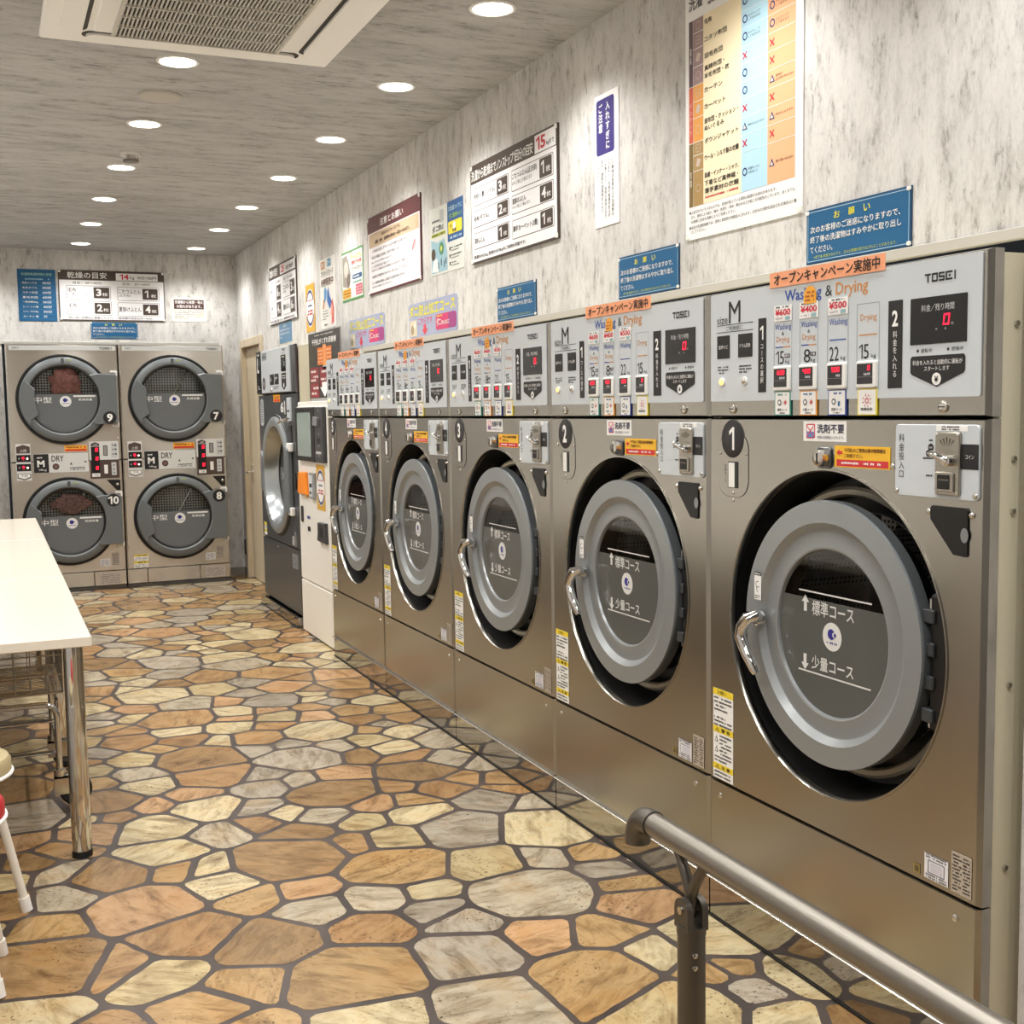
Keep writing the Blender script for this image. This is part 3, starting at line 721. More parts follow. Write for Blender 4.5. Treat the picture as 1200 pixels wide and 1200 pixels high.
    m = MB(); m.rect(0.835, 0.855, 0.436, 0.458, 0.0012, M('#9a8448', 0.4)); m.rect(0.839, 0.851, 0.440, 0.454, 0.0017, M('#5f5236')); m.build('gold_label', t)
    # coin acceptor
    ca = MB(); ca.plate(rrect(0.762, 1.010, 1.292, 1.452, 0.010, 4), 0.0, 0.005, SILVER, 0.0015)
    ca.vtext('料金投入口', 0.783, 1.432, 1.330, 0.0057, INK, 0.019)
    ca.rect(0.962, 1.0095, 1.358, 1.411, 0.0057, INK); ca.text('コイン', 0.974, 0.997, 1.380, 1.389, 0.0063, WHITE)
    ca.disc(0.873, 1.402, 0.0085, 0.0057, INK, 20); ca.disc(0.866, 1.389, 0.0075, 0.0058, INK, 20); ca.text('500', 0.868, 0.878, 1.400, 1.404, 0.0064, WHITE); ca.text('100', 0.861, 0.871, 1.387, 1.391, 0.0064, WHITE)
    ca.fine(0.862, 0.880, 1.415, 1.420, 0.0057, INK, 2); ca.fine(0.850, 0.882, 1.376, 1.381, 0.0057, INK, 3); ca.fine(0.860, 0.880, 1.338, 1.343, 0.0057, INK, 4)
    ca.plate([(0.888, 1.438), (0.978, 1.438), (0.978, 1.4505), (0.888, 1.4505)], 0.005, 0.0056, WHITE)
    for i in range(2): ca.fine(0.905, 0.955, 1.4395+0.0055*i, 1.4435+0.0055*i, 0.0062, INK, i)
    cao = ca.build('coin_acceptor', t)
    m = MB(); MET = M('#a9a49a', 0.28, 0.95)
    m.plate(rrect(0.891, 0.962, 1.301, 1.436, 0.006, 4), 0.005, 0.012, MET, 0.002)
    for q in range(-2, 3):
        m.poly([(0.9265+q*0.010-0.002, 1.425-abs(q)*0.003), (0.9265+q*0.010+0.002, 1.425-abs(q)*0.003), (0.9265+q*0.004, 1.404)], 0.0126, M('#3c3833'))
    m.plate(rrect(0.896, 0.950, 1.308, 1.351, 0.004, 3), 0.012, 0.016, MET, 0.002); m.rect(0.904, 0.940, 1.314, 1.345, 0.0166, BLACK); m.rect(0.908, 0.938, 1.332, 1.336, 0.0172, M('#6c675e', 0.3, 0.8))
    for q in ((0.897, 1.430), (0.956, 1.430), (0.897, 1.306), (0.956, 1.306)): m.dome(q[0], q[1], 0.004, 0.012, 0.002, SCREW, 8)
    m.build('coin_mechanism', cao)
    m = MB(); m.lathe(0.938, 1.376, [(0.013, 0.012), (0.012, 0.028), (0.009, 0.030), (0.0001, 0.030)], CHROME, 20); m.tube([(0.942, -0.024, 1.374), (0.925, -0.033, 1.384), (0.903, -0.037, 1.392)], [0.010, 0.0085, 0.006], CHROME, 12); m.build('lever', cao)
    for q in ((0.770, 1.303), (1.002, 1.303)): m = MB(); m.dome(q[0], q[1], 0.0065, 0.005, 0.005, SCREW); m.build('screw', cao)
    # coin return
    cr = MB(); cr.plate([(0.878, 1.276), (0.873, 1.271), (0.873, 1.246), (0.941, 1.174), (0.976, 1.172), (0.980, 1.176), (0.980, 1.272), (0.976, 1.276)], 0.0, 0.004, BLACK)
    cr.disc(0.973, 1.218, 0.011, 0.0048, M('#8f9294', 0.3, 0.6), 18, 0.016); cro = cr.build('coin_return', t)
    for q in ((0.866, 1.262), (0.990, 1.262)): m = MB(); m.dome(q[0], q[1], 0.0075, 0.0, 0.007, SCREW); m.build('screw', cro)
    # recess, drum and door
    u, z = HC
    m = MB(); m.lathe(u, z, [(HR-0.004, -0.012), (HR-0.012, -0.06), (0.385, -0.13), (0.300, -0.135)], BLACK, 96)
    m.lathe(u, z, [(0.366, -0.125), (0.366, -0.088), (0.358, -0.082), (0.346, -0.084), (0.340, -0.092)], M('#c9c2b2', 0.3, 0.6), 72)
    m.build('door_recess', t)
    m = MB(); m.lathe(u, z, [(0.300, -0.13), (0.300, -0.20), (0.295, -0.62), (0.0001, -0.62)], DRUM, 64)
    for q in range(3):
        a = math.radians(90 + 120*q); m.tube([(u+0.275*math.cos(a), 0.2, z+0.275*math.sin(a)), (u+0.275*math.cos(a), 0.6, z+0.275*math.sin(a))], 0.03, DRUM, 10)
    m.build('drum', t)
    dr_ = door_ring().build('door', t, sharp=22)
    m = MB(); zc = 1.006; R = 0.209; a0 = math.asin((zc-z)/R)
    m.poly([(u+R*math.cos(a), z+R*math.sin(a)) for a in [a0 + (-PI-2*a0)*i/60 for i in range(61)]], -0.0205, FILM); m.poly([(u+R*math.cos(a), z+R*math.sin(a)) for a in [a0 + (PI-2*a0)*i/40 for i in range(41)]], -0.0205, GLASS)
    d = -0.0198; TX = M('#d9d9d6', 0.5)
    m.rect(0.387, 0.662, 1.0215, 1.0255, d, TX); m.rect(0.387, 0.662, 0.8135, 0.8175, d, TX)
    for zz, s_ in ((0.9865, 1), (0.8435, -1)):
        c = 0.413; m.rect(c-0.006, c+0.006, zz-0.016, zz+0.016, d, TX)
        m.poly([(c-0.015, zz+s_*0.008), (c+0.015, zz+s_*0.008), (c, zz+s_*0.026)][::s_], d, TX)
    m.text('標準コース', 0.440, 0.600, 0.965, 1.004, d, TX, 0.016); m.text('少量コース', 0.440, 0.600, 0.826, 0.862, d, TX, 0.016)
    q = 0.519; m.disc(q, 0.920, 0.036, d, TX, 40, 0.036); m.disc(q-0.003, 0.926, 0.0135, d+0.0006, M('#2c2a86'), 24); m.disc(q+0.008, 0.926, 0.0065, d+0.001, TX, 16); m.disc(q+0.0115, 0.926, 0.0045, d+0.0014, M('#2c2a86'), 14)
    m.fine(q-0.020, q+0.020, 0.901, 0.907, d+0.0006, M('#2c2a86'), 5)
    m.build('door_glass', dr_)
    m = MB()
    m.lathe(0.247, 0.928, [(0.022, 0.0), (0.020, 0.014), (0.015, 0.018)], CHROME, 20)
    m.tube([(0.248, 0.0, 0.928), (0.262, -0.030, 0.936), (0.252, -0.042, 0.935), (0.228, -0.046, 0.905), (0.222, -0.047, 0.878), (0.248, -0.046, 0.835), (0.280, -0.042, 0.797), (0.286, -0.040, 0.787)], [0.015, 0.016, 0.018, 0.017, 0.017, 0.0145, 0.0135, 0.010], CHROME, 14)
    m.build('door_handle', dr_)
    m = MB(); m.rect(0.222, 0.252, 0.976, 1.052, 0.0016, WHITE); m.rect(0.222, 0.252, 1.042, 1.052, 0.0021, INK); m.fine(0.225, 0.249, 1.0445, 1.0495, 0.0026, WHITE, 1)
    m.ring(0.237, 1.018, 0.007, 0.009, 0.0021, INK, 16, 60, 330); m.line(0.231, 1.01, 0.236, 0.996, 0.002, 0.0021, INK)
    for i in range(2): m.fine(0.225, 0.249, 0.979+0.006*i, 0.983+0.006*i, 0.0021, INK, i)
    m.build('door_sticker', dr_)
    m = MB()
    m.box(0.850, 0.905, 0.02, 0.085, 0.765, 1.075, BLACK, 0.006)
    for zz in (0.80, 0.875, 0.95, 1.025): m.box(0.835, 0.870, 0.012, 0.05, zz-0.016, zz+0.016, M('#3a3d40', 0.4), 0.003)
    for zz in (0.785, 1.05): m.cyl((0.850, 0.03, zz-0.014), (0.850, 0.03, zz+0.014), 0.008, SCREW, 10)
    m.build('door_hinge', dr_)
    return t
def tosei(m, u0, u1, z0, z1, d, mat):
    w_ = (u1-u0); h = z1-z0; t = h*0.22; R = lambda a, b, c, e: m.rect(u0+w_*a, u0+w_*b, z0+h*c, z0+h*e, d, mat); q = t/w_; v = 0.22
    R(0, 0.20, 1-v, 1); R(0.085, 0.085+q, 0, 1-v)
    R(0.23, 0.43, 0, v); R(0.23, 0.43, 1-v, 1); R(0.23, 0.23+q, v, 1-v); R(0.43-q, 0.43, v, 1-v)
    R(0.46, 0.65, 0, v); R(0.46, 0.65, 0.39, 0.61); R(0.46, 0.65, 1-v, 1); R(0.46, 0.46+q, 0.61, 1-v); R(0.65-q, 0.65, v, 0.39)
    R(0.68, 0.90, 0, v); R(0.68, 0.90, 1-v, 1); R(0.68, 0.68+q, v, 1-v); R(0.78, 0.78+q*1.2, 0.37, 0.63)
    R(1-q, 1, 0, 1)
def mb_line(s, u0, z0, u1, z1, t, d, mat):
    dx, dz = u1-u0, z1-z0; L = math.hypot(dx, dz) or 1; nx, nz = -dz/L*t/2, dx/L*t/2
    s.poly([(u0-nx, z0-nz), (u1-nx, z1-nz), (u1+nx, z1+nz), (u0+nx, z0+nz)], d, mat)
MB.line = mb_line
def badge(t, n):
    m = MB(); m.lathe(0.119, 1.408, [(0.0525, 0.0), (0.0525, 0.0024), (0.0515, 0.0030), (0.0001, 0.0030)], M('#232225', 0.4), 48)
    w_ = 0.024 if n == '1' else 0.030
    m.text(n, 0.117-w_/2, 0.117+w_/2, 1.377, 1.440, 0.0037, WHITE, 0.035); m.build('number_badge', t)
WL = ['stainless steel coin washer-dryer with black badge numbered 1, beside the handrail',
      'stainless steel coin washer-dryer with black badge numbered 2, next after number 1',
      'stainless steel coin washer-dryer with black badge numbered 3, in the middle of the five',
      'stainless steel coin washer-dryer with black badge numbered 4, under a lavender notice',
      'stainless steel coin washer-dryer with black badge numbered 5, beside the white payment machine']
proto = make_washer()
washers = [proto] + [copy_tree(proto) for _ in range(4)]
for i, t in enumerate(washers):
    t.location = (FX, 2.848 + 1.034*i, 0); t.rotation_euler = (0, 0, RW)
    t['label'] = WL[i]; t['category'] = 'washing machine'; t['group'] = 'row of five coin washer-dryers'
    badge(t, str(i+1))
dim = [course_button(q, c_, False).build('course_button') for q, c_ in enumerate((0.345, 0.4495, 0.559, 0.6655))]
for t in washers[3:]:
    for ch in kids(t):
        if ch.name.startswith('course_button'):
            me_x = min(v.co.x for v in ch.data.vertices)
            ch.data = min(dim, key=lambda o: abs(min(v.co.x for v in o.data.vertices) - me_x)).data
for o in dim: bpy.data.objects.remove(o)

# ------------------------------------------------------------------ large dark washer-dryer 6
def make_large():
    t = thing('large_coin_washer_dryer', 'tall dark grey coin washer-dryer marked 6 and L, beside the pale door', 'washing machine', (1.93, 9.20, 0), RW)
    W6 = 1.205; GREYP = M('#53565a', 0.32, 0.55, name='charcoal_metal'); u, z = 0.605, 1.04
    m = MB(); m.box(0.006, 0.018, 0.03, 0.95, 0, 1.955, BEIGE); m.box(W6-0.018, W6-0.006, 0.03, 0.95, 0, 1.955, BEIGE); m.box(0.018, W6-0.018, 0.03, 0.95, 1.94, 1.955, BEIGE); m.box(0.018, W6-0.018, 0.94, 0.95, 0, 1.94, BEIGE)
    m.build('casing', t)
    m = MB(); panel(m, 0, W6, 0.545, 1.628, GREYP, t=0.02, ch=0.006, hole=(u, z, 0.425)); m.build('front_panel', t)
    m = MB(); panel(m, 0, W6, 0.085, 0.538, GREYP, t=0.02, ch=0.006); m.build('lower_panel', t)
    m = MB(); m.box(0, W6, -0.03, 0.03, 0.0, 0.075, KICK); m.box(0, W6, -0.034, -0.03, 0.0, 0.008, RUBBER); m.build('kick_plate', t)
    m = MB(); panel(m, 0, W6, 1.636, 1.965, STEEL_D, t=0.02, ch=0.006)
    m.build('control_box', t)
    m = MB(); m.plate([(0.17, 1.643), (1.085, 1.643), (1.085, 1.962), (0.17, 1.962)], 0.0, 0.010, SILVER, 0.003)
    d = 0.0108; e = 0.0116
    m.rect(0.21, 0.37, 1.888, 1.945, d, M('#8a9094')); m.text('size', 0.24, 0.34, 1.905, 1.925, e, INK)
    m.rect(0.465, 0.605, 1.70, 1.777, d, INK); m.rect(0.625, 0.755, 1.70, 1.777, d, INK); m.text('6', 0.49, 0.525, 1.725, 1.755, e, WHITE); m.ring(0.68, 1.735, 0.012, 0.02, e, WHITE, 20, 20, 200, 1.5)
    m.disc(0.258, 1.714, 0.052, d, M('#4a3f3c'), 30, 0.048)
    for i in range(3): m.fine(0.225, 0.292, 1.725-0.014*i, 1.733-0.014*i, e, WHITE, i)
    m.poly([(0.845, 1.775), (0.845, 1.685), (0.915, 1.655), (0.985, 1.685), (0.985, 1.775)], d, INK)
    for i in range(2): m.fine(0.86, 0.97, 1.752-0.016*i, 1.760-0.016*i, e, WHITE, 4+i)
    m.disc(0.915, 1.69, 0.016, e, WHITE, 20)
    tosei(m, 0.865, 0.985, 1.930, 1.946, d, INK); m.fine(0.87, 0.97, 1.912, 1.918, d, INK, 3); m.fine(0.58, 0.76, 1.680, 1.687, d, INK, 8); m.fine(0.58, 0.72, 1.668, 1.674, d, INK, 9)
    m.build('control_fascia', t)
    m = MB(); m.plate([(0.005, 1.640), (0.158, 1.640), (0.158, 1.965), (0.005, 1.965)], 0.0, 0.012, BLACKG, 0.003); m.text('L', 0.045, 0.105, 1.80, 1.915, 0.0128, WHITE, 0.03)
    m.fine(0.03, 0.12, 1.93, 1.942, 0.0128, WHITE, 2); m.text('27', 0.05, 0.09, 1.675, 1.702, 0.0128, WHITE); m.text('kg', 0.094, 0.125, 1.67, 1.69, 0.0128, WHITE); m.build('size_strip', t)
    m = MB(); m.plate([(0.845, 1.787), (0.985, 1.787), (0.985, 1.903), (0.845, 1.903)], 0.010, 0.0125, BLACKG); m.fine(0.875, 0.955, 1.885, 1.893, 0.0132, WHITE, 1); m.digit('0', 0.935, 1.825, 0.02, 0.03, 0.004, 0.0132, M('#b9b9b9')); m.build('display', t)
    m = MB(); m.dome(0.526, 1.663, 0.014, 0.010, 0.010, SCREW); m.build('lock_screw', t)
    m = MB(); m.plate([(0.52, 1.575), (0.735, 1.575), (0.735, 1.628), (0.52, 1.628)], 0, 0.0015, M('#f0a52c')); m.rect(0.53, 0.725, 1.578, 1.594, 0.0022, M('#d8452c')); m.fine(0.54, 0.71, 1.602, 1.612, 0.0022, M('#6a2a18'), 2); m.build('payment_notice_sticker', t)
    m = MB(); m.text('6', 0.745, 0.838, 1.497, 1.572, 0.0012, WHITE, 0.03); m.build('number_mark', t)
    m = MB(); m.plate(rrect(0.868, 0.955, 1.475, 1.59, 0.01, 4), 0, 0.003, BLACK); m.rect(0.875, 0.90, 1.485, 1.58, 0.0038, WHITEP); m.build('card_slot', t)
    m = MB(); m.plate(rrect(0.975, 1.075, 1.435, 1.60, 0.008, 4), 0, 0.012, SILVER, 0.003); m.rect(0.985, 1.065, 1.50, 1.515, 0.0128, M('#5b5d60')); m.rect(0.985, 1.065, 1.45, 1.458, 0.0128, M('#5b5d60')); mo = m.build('coin_acceptor', t)
    m = MB(); m.tube([(0.99, -0.012, 1.45), (0.95, -0.05, 1.44), (0.90, -0.055, 1.425)], [0.012, 0.011, 0.009], CHROME, 10); m.build('lever', mo)
    m = MB(); m.plate([(0.965, 1.405), (0.965, 1.37), (1.03, 1.29), (1.07, 1.29), (1.07, 1.405)], 0, 0.005, BLACK); m.build('coin_return', t)
    m = MB(); m.plate(rrect(0.06, 0.168, 1.40, 1.60, 0.03, 5), 0, 0.0015, M('#b9bcc0'))
    for i in range(9): m.fine(0.075, 0.153, 1.575-0.019*i, 1.584-0.019*i, 0.0022, INK, i)
    m.build('instruction_sticker', t)
    m = MB(); m.rect(0.06, 0.155, 0.557, 0.654, 0.0012, WHITE); m.rect(0.06, 0.155, 0.63, 0.654, 0.0018, M('#e6cf3a')); m.rect(0.06, 0.155, 0.58, 0.60, 0.0018, M('#e6cf3a'))
    for i in range(3): m.fine(0.065, 0.15, 0.605+0.008*i, 0.61+0.008*i, 0.0018, INK, i)
    m.build('caution_label', t)
    m = MB(); m.rect(0.985, 1.045, 0.565, 0.625, 0.0012, M('#c9ccd0')); m.rect(1.055, 1.105, 0.56, 0.66, 0.0012, M('#9a9a9a'))
    for i in range(5): m.fine(0.99, 1.04, 0.572+0.01*i, 0.577+0.01*i, 0.0018, INK, i)
    for i in range(8): m.fine(1.06, 1.10, 0.567+0.011*i, 0.573+0.011*i, 0.0018, INK, 9+i)
    m.build('rating_label', t)
    m = MB(); m.rect(0.97, 1.13, 0.40, 0.50, 0.0012, M('#8d9094'))
    for i in range(6): m.fine(0.98, 1.12, 0.41+0.014*i, 0.417+0.014*i, 0.0018, M('#3c3c3c'), i)
    m.build('service_label', t)
    for q in ((0.52, 0.505),): m = MB(); m.dome(q[0], q[1], 0.010, 0, 0.005, SCREW); m.build('screw', t)
    m = MB(); m.lathe(u, z, [(0.446, 0.001), (0.442, 0.010), (0.425, 0.010), (0.415, -0.05), (0.36, -0.10), (0.30, -0.10)], BLACK, 80); m.build('door_gasket', t)
    m = MB(); SB = M('#a7adb0', 0.24, 0.9, name='bright_bezel')
    m.lathe(u, z, [(0.428, 0.0), (0.428, 0.022), (0.415, 0.032), (0.385, 0.034), (0.360, 0.028)], RINGM, 96)
    m.lathe(u, z, [(0.360, 0.028), (0.335, -0.010), (0.300, -0.060), (0.288, -0.068)], SB, 96)
    do = m.build('door', t)
    m = MB(); m.lathe(u, z, [(0.289, -0.068), (0.276, -0.064), (0.268, -0.074)], BLACK, 72); m.build('door_seal', do)
    m = MB(); zc = z + 0.045; R = 0.27; a0 = math.asin((zc-z)/R)
    m.poly([(u+R*math.cos(a), z+R*math.sin(a)) for a in [a0 + (-PI-2*a0)*i/50 for i in range(51)]], -0.072, M('#5a5d5e', 0.12)); m.poly([(u+R*math.cos(a), z+R*math.sin(a)) for a in [a0 + (PI-2*a0)*i/50 for i in range(51)]], -0.072, BLACKG)
    m.text('大型', u-0.19, u-0.06, z-0.045, z+0.02, -0.071, M('#b9bcbc'), 0.01); m.disc(u+0.03, z-0.02, 0.042, -0.071, M('#d0d2d2'), 30); m.disc(u+0.03, z-0.02, 0.022, -0.0702, M('#4e5152'), 24)
    m.build('door_glass', do)
    m = MB(); m.plate([(u+0.31, z-0.235), (u+0.455, z-0.25), (u+0.455, z+0.20), (u+0.36, z+0.235)], 0.005, 0.040, RINGP, 0.008); m.build('hinge_cover', do)
    m = MB(); m.plate([(u-0.438, z-0.10), (u-0.41, z-0.16), (u-0.355, z-0.13), (u-0.375, z), (u-0.355, z+0.13), (u-0.41, z+0.17), (u-0.438, z+0.10)], 0.01, 0.040, RINGP, 0.008); m.build('door_grip', do)
    m = MB()
    for dz in (0.215, -0.235): m.box(u+0.395, u+0.50, -0.030, 0.0, z+dz-0.03, z+dz+0.03, WHITEP, 0.006)
    m.build('hinge_bracket', t)
    return t
make_large()

# ------------------------------------------------------------------ payment machine
def make_payment():
    t = thing('payment_machine', 'tall white payment machine with a touch screen between washers 5 and 6', 'payment machine', (1.916, 7.935, 0), RW)
    PW = 0.925; E = M('#f1eee7', 0.32, name='cream_enamel')
    m = MB(); m.box(0.0, PW, 0.012, 0.198, 0.0, 1.567, E, 0.004); m.build('cabinet', t)
    m = MB(); m.box(0.03, PW-0.115, -0.004, 0.012, 0.372, 1.535, E, 0.004); m.build('upper_door', t)
    m = MB(); m.box(0.03, PW-0.115, -0.004, 0.012, 0.012, 0.364, E, 0.004); m.build('lower_door', t)
    m = MB(); m.plate(rrect(0.085, 0.585, 1.178, 1.530, 0.012, 3), 0.004, 0.032, BLACK, 0.006); so = m.build('touch_screen', t)
    m = MB(); m.rect(0.150, 0.505, 1.21, 1.495, 0.0328, M('#8fa09c', 0.12)); m.build('screen_glass', so)
    m = MB(); m.plate(rrect(0.588, 0.790, 1.180, 1.530, 0.010, 3), 0.004, 0.030, M('#3b3b3e', 0.4), 0.006); ro = m.build('card_reader', t)
    m = MB(); m.plate([(0.60, 1.415), (0.70, 1.41), (0.72, 1.46), (0.61, 1.47)], 0.03, 0.045, M('#9da0a2', 0.3, 0.5)); m.build('card_guide', ro)
    m = MB()
    for z in (1.505, 1.36, 1.285, 1.225): m.rect(0.675, 0.715, z-0.008, z+0.008, 0.0308, M('#77797c'))
    m.rect(0.65, 0.735, 1.30, 1.335, 0.0308, INK); m.rect(0.62, 0.745, 1.235, 1.25, 0.0308, M('#c0c0c0')); m.build('reader_panel', ro)
    OR = M('#f08a1e', 0.5, name='orange_plastic')
    m = MB(); m.plate([(0.10, 0.955), (0.305, 0.955), (0.285, 1.10), (0.13, 1.10)], 0.004, 0.032, OR, 0.005); m.build('note_holder', t)
    m = MB(); m.tube([(0.09, -0.006, 1.09), (0.085, -0.034, 1.09), (0.08, -0.034, 0.98), (0.09, -0.006, 0.98)], 0.006, BLACK, 8); m.box(0.055, 0.098, -0.024, -0.004, 0.97, 1.04, M('#4a2f22', 0.5), 0.003); m.build('holder_bracket', t)
    m = MB(); m.rect(0.215, 0.289, 0.928, 1.104, 0.0052, M('#f4c79a')); m.rect(0.222, 0.282, 1.06, 1.09, 0.0058, M('#ef7a2a')); m.rect(0.242, 0.279, 0.935, 0.97, 0.0058, M('#c9b23c'))
    for i in range(5): m.fine(0.222, 0.282, 0.98+0.015*i, 0.988+0.015*i, 0.0058, M('#b0432a'), i)
    m.build('notice_sticker', t)
    m = MB(); m.plate([(0.375, 0.936), (0.50, 0.936), (0.50, 1.104), (0.375, 1.104)], 0.004, 0.022, M('#8b8f90', 0.4), 0.004); m.rect(0.385, 0.465, 0.95, 1.09, 0.0228, M('#cfd3d6')); m.rect(0.395, 0.455, 1.01, 1.035, 0.0234, INK); m.rect(0.395, 0.44, 0.965, 0.985, 0.0234, M('#4a4d50')); m.build('coin_unit', t)
    emblem(m := MB(), 0.512, 0.718, 0.873, 1.163, 0.0052); m.build('gold_sticker', t)
    m = MB(); m.plate(rrect(0.096, 0.142, 0.760, 0.870, 0.018, 4), 0.004, 0.014, M('#3a3a3c', 0.4), 0.003); m.build('return_slot', t)
    m = MB(); m.rect(0.238, 0.318, 0.792, 0.812, 0.005, M('#4a4f94')); m.build('blue_label', t)
    m = MB(); m.rect(0.245, 0.318, 0.71, 0.742, 0.005, INK); m.build('receipt_slot', t)
    m = MB(); m.plate([(0.585, 0.795), (0.755, 0.80), (0.765, 0.67), (0.565, 0.675), (0.585, 0.73)], 0.004, 0.028, M('#3c3b3c', 0.4), 0.006); m.rect(0.63, 0.72, 0.705, 0.77, 0.0288, BLACK); m.build('bill_slot', t)
    return t
def emblem(m, u0, u1, z0, z1, d):
    """gold sticker with a white oval ringed in navy"""
    G = M('#d6a53c', 0.5); NV = M('#2c3f7a', 0.5); c = (u0+u1)/2; zc = (z0+z1)/2; w_ = (u1-u0)/2; h = (z1-z0)/2; k = w_/h*1.18
    m.rect(u0, u1, z0, z1, d, G); m.disc(c, zc, w_*0.94, d+0.0006, WHITE, 40, h*0.80)
    r = h*0.76
    m.ring(c, zc, r*0.84, r, d+0.0012, NV, 30, 25, 155, w_*0.90/r); m.ring(c, zc, r*0.84, r, d+0.0012, NV, 30, 205, 335, w_*0.90/r)
    m.fine(c-w_*0.55, c+w_*0.55, zc+h*0.28, zc+h*0.36, d+0.0012, M('#d98aa0'), 3); m.fine(c-w_*0.45, c+w_*0.45, zc+h*0.05, zc+h*0.14, d+0.0012, NV, 4)
    for i in range(2): m.fine(c-w_*0.6, c+w_*0.6, zc-h*(0.30-0.13*i), zc-h*(0.21-0.13*i), d+0.0012, RED, 7+i)
make_payment()

# ------------------------------------------------------------------ stacked dryers
def make_dryer(x, label, nums):
    t = thing('stacked_coin_dryer', label, 'dryer', (x, 10.62, 0), 0)
    W_, H_ = 0.880, 2.095
    m = MB(); m.box(0.004, 0.02, 0.021, 0.80, 0, H_-0.004, STEEL_D); m.box(W_-0.02, W_-0.004, 0.021, 0.80, 0, H_-0.004, STEEL_D); m.box(0.02, W_-0.02, 0.021, 0.80, H_-0.02, H_-0.004, STEEL_D); m.box(0.02, W_-0.02, 0.79, 0.80, 0, H_-0.02, STEEL_D)
    m.build('casing', t)
    DS = brushed_dry
    m = MB(); cu = 0.438
    panel(m, 0, W_, 1.118, H_, DS, hole=(cu, 1.634, 0.345), t=0.02); m.build('upper_front', t)
    m = MB(); panel(m, 0, W_, 0.162, 1.114, DS, hole=(cu+0.006, 0.604, 0.345), t=0.02); m.build('lower_front', t)
    m = MB()
    for a, b in ((0.0, 0.165), (0.169, 0.615), (0.619, W_)): panel(m, a, b, 0.035, 0.158, DS, t=0.02, ch=0.004)
    m.build('service_panel', t)
    m = MB(); m.box(0.0, W_, -0.002, 0.02, 0.0, 0.032, STEEL_D); m.build('kick_plate', t)
    m = MB(); m.plate([(0.03, 2.045), (0.868, 2.045), (0.868, 2.083), (0.03, 2.083)], 0, 0.003, M('#d3d6d6', 0.4)); m.text('DRY', 0.055, 0.108, 2.055, 2.073, 0.0038, M('#55585a')); tosei(m, 0.735, 0.838, 2.055, 2.073, 0.0038, INK); m.build('name_strip', t)
    for i, (zc, ux) in enumerate(((1.634, cu), (0.604, cu+0.006))):
        m = MB(); m.lathe(ux, zc, [(0.378, 0.0), (0.376, 0.016), (0.362, 0.020), (0.350, 0.016)], BLACK, 80); m.build('door_gasket', t)
        m = MB(); m.lathe(ux, zc, [(0.352, 0.010), (0.352, 0.030), (0.345, 0.036), (0.312, 0.046), (0.296, 0.046)], RINGP2, 80)
        m.lathe(ux, zc, [(0.296, 0.046), (0.284, 0.026)], RINGM, 80)
        m.rect(ux-0.012, ux+0.012, zc+0.300, zc+0.345, 0.0475, M('#4f5552')); m.rect(ux+0.03, ux+0.075, zc+0.322, zc+0.334, 0.0440, M('#9aa06a'))
        do = m.build('door', t)
        m = MB(); m.lathe(ux, zc, [(0.286, 0.026), (0.280, 0.030), (0.270, 0.026), (0.268, 0.016)], BLACK, 72); m.build('door_seal', do)
        m = MB(); R = 0.272; a0 = math.asin(0.045/R)
        m.poly([(ux+R*math.cos(a), zc+R*math.sin(a)) for a in [a0 + (-PI-2*a0)*q/50 for q in range(51)]], 0.017, FILM2)
        m.poly([(ux+R*math.cos(a), zc+R*math.sin(a)) for a in [a0 + (PI-2*a0)*q/50 for q in range(51)]], 0.017, GLASS)
        TX = M('#e4e4e2', 0.5); d = 0.0178
        m.text('中型', ux-0.235, ux-0.095, zc-0.028, zc+0.022, d, TX, 0.01); m.disc(ux+0.012, zc-0.016, 0.046, d, TX, 32); m.disc(ux+0.008, zc-0.006, 0.017, d+0.0006, M('#2c2a86'), 24); m.disc(ux+0.026, zc-0.006, 0.006, d+0.0006, M('#2c2a86'), 14)
        m.fine(ux-0.02, ux+0.044, zc-0.038, zc-0.030, d+0.0006, M('#5b62a8'), 4)
        m.rect(ux+0.075, ux+0.252, zc+0.020, zc+0.034, d, TX); m.text('乾燥容量', ux+0.115, ux+0.225, zc-0.012, zc+0.008, d, TX, 0.02)
        m.build('door_glass', do)
        m = MB(); pts = [(ux+0.346*math.cos(math.radians(a)), zc+0.346*math.sin(math.radians(a))) for a in range(152, 222, 4)] + [(ux-0.262, zc-0.17), (ux-0.205, zc-0.13), (ux-0.232, zc), (ux-0.222, zc+0.085), (ux-0.262, zc+0.125)]
        m.plate(pts, 0.03, 0.056, RINGP2, 0.006); m.build('door_grip', do)
        m = MB(); a = [(ux+0.292*math.cos(math.radians(q)), zc+0.292*math.sin(math.radians(q))) for q in range(44, -48, -4)]
        m.plate([(0.862, zc-0.205), (0.862, zc+0.205), (ux+0.27, zc+0.215)] + a + [(ux+0.25, zc-0.215)], 0.022, 0.052, RINGP2, 0.004); m.build('hinge_cover', do)
        m = MB()
        for s_ in (1, -1):
            m.box(0.815, 0.868, -0.012, 0, zc+s_*0.232-0.008, zc+s_*0.232+0.008, WHITEP, 0.002); m.box(0.858, 0.872, -0.03, 0, zc+s_*0.215-0.02, zc+s_*0.215+0.02, WHITEP, 0.002)
        m.build('hinge', t)
        m = MB(); zn = zc - 0.158 if i == 0 else zc + 0.168; s = nums[i]; un = 0.795
        m.disc(un, zn, 0.054, 0.0535, M('#1d1c1e', 0.4), 36); w_ = 0.020*len(s)+0.004; m.text(s, un-w_, un+w_, zn-0.034, zn+0.034, 0.0542, WHITE, 0.035); m.build('number_badge', do)
        m = MB(); m.lathe(ux, zc, [(0.335, -0.01), (0.335, -0.09), (0.0001, -0.09)], SCREEN, 56)
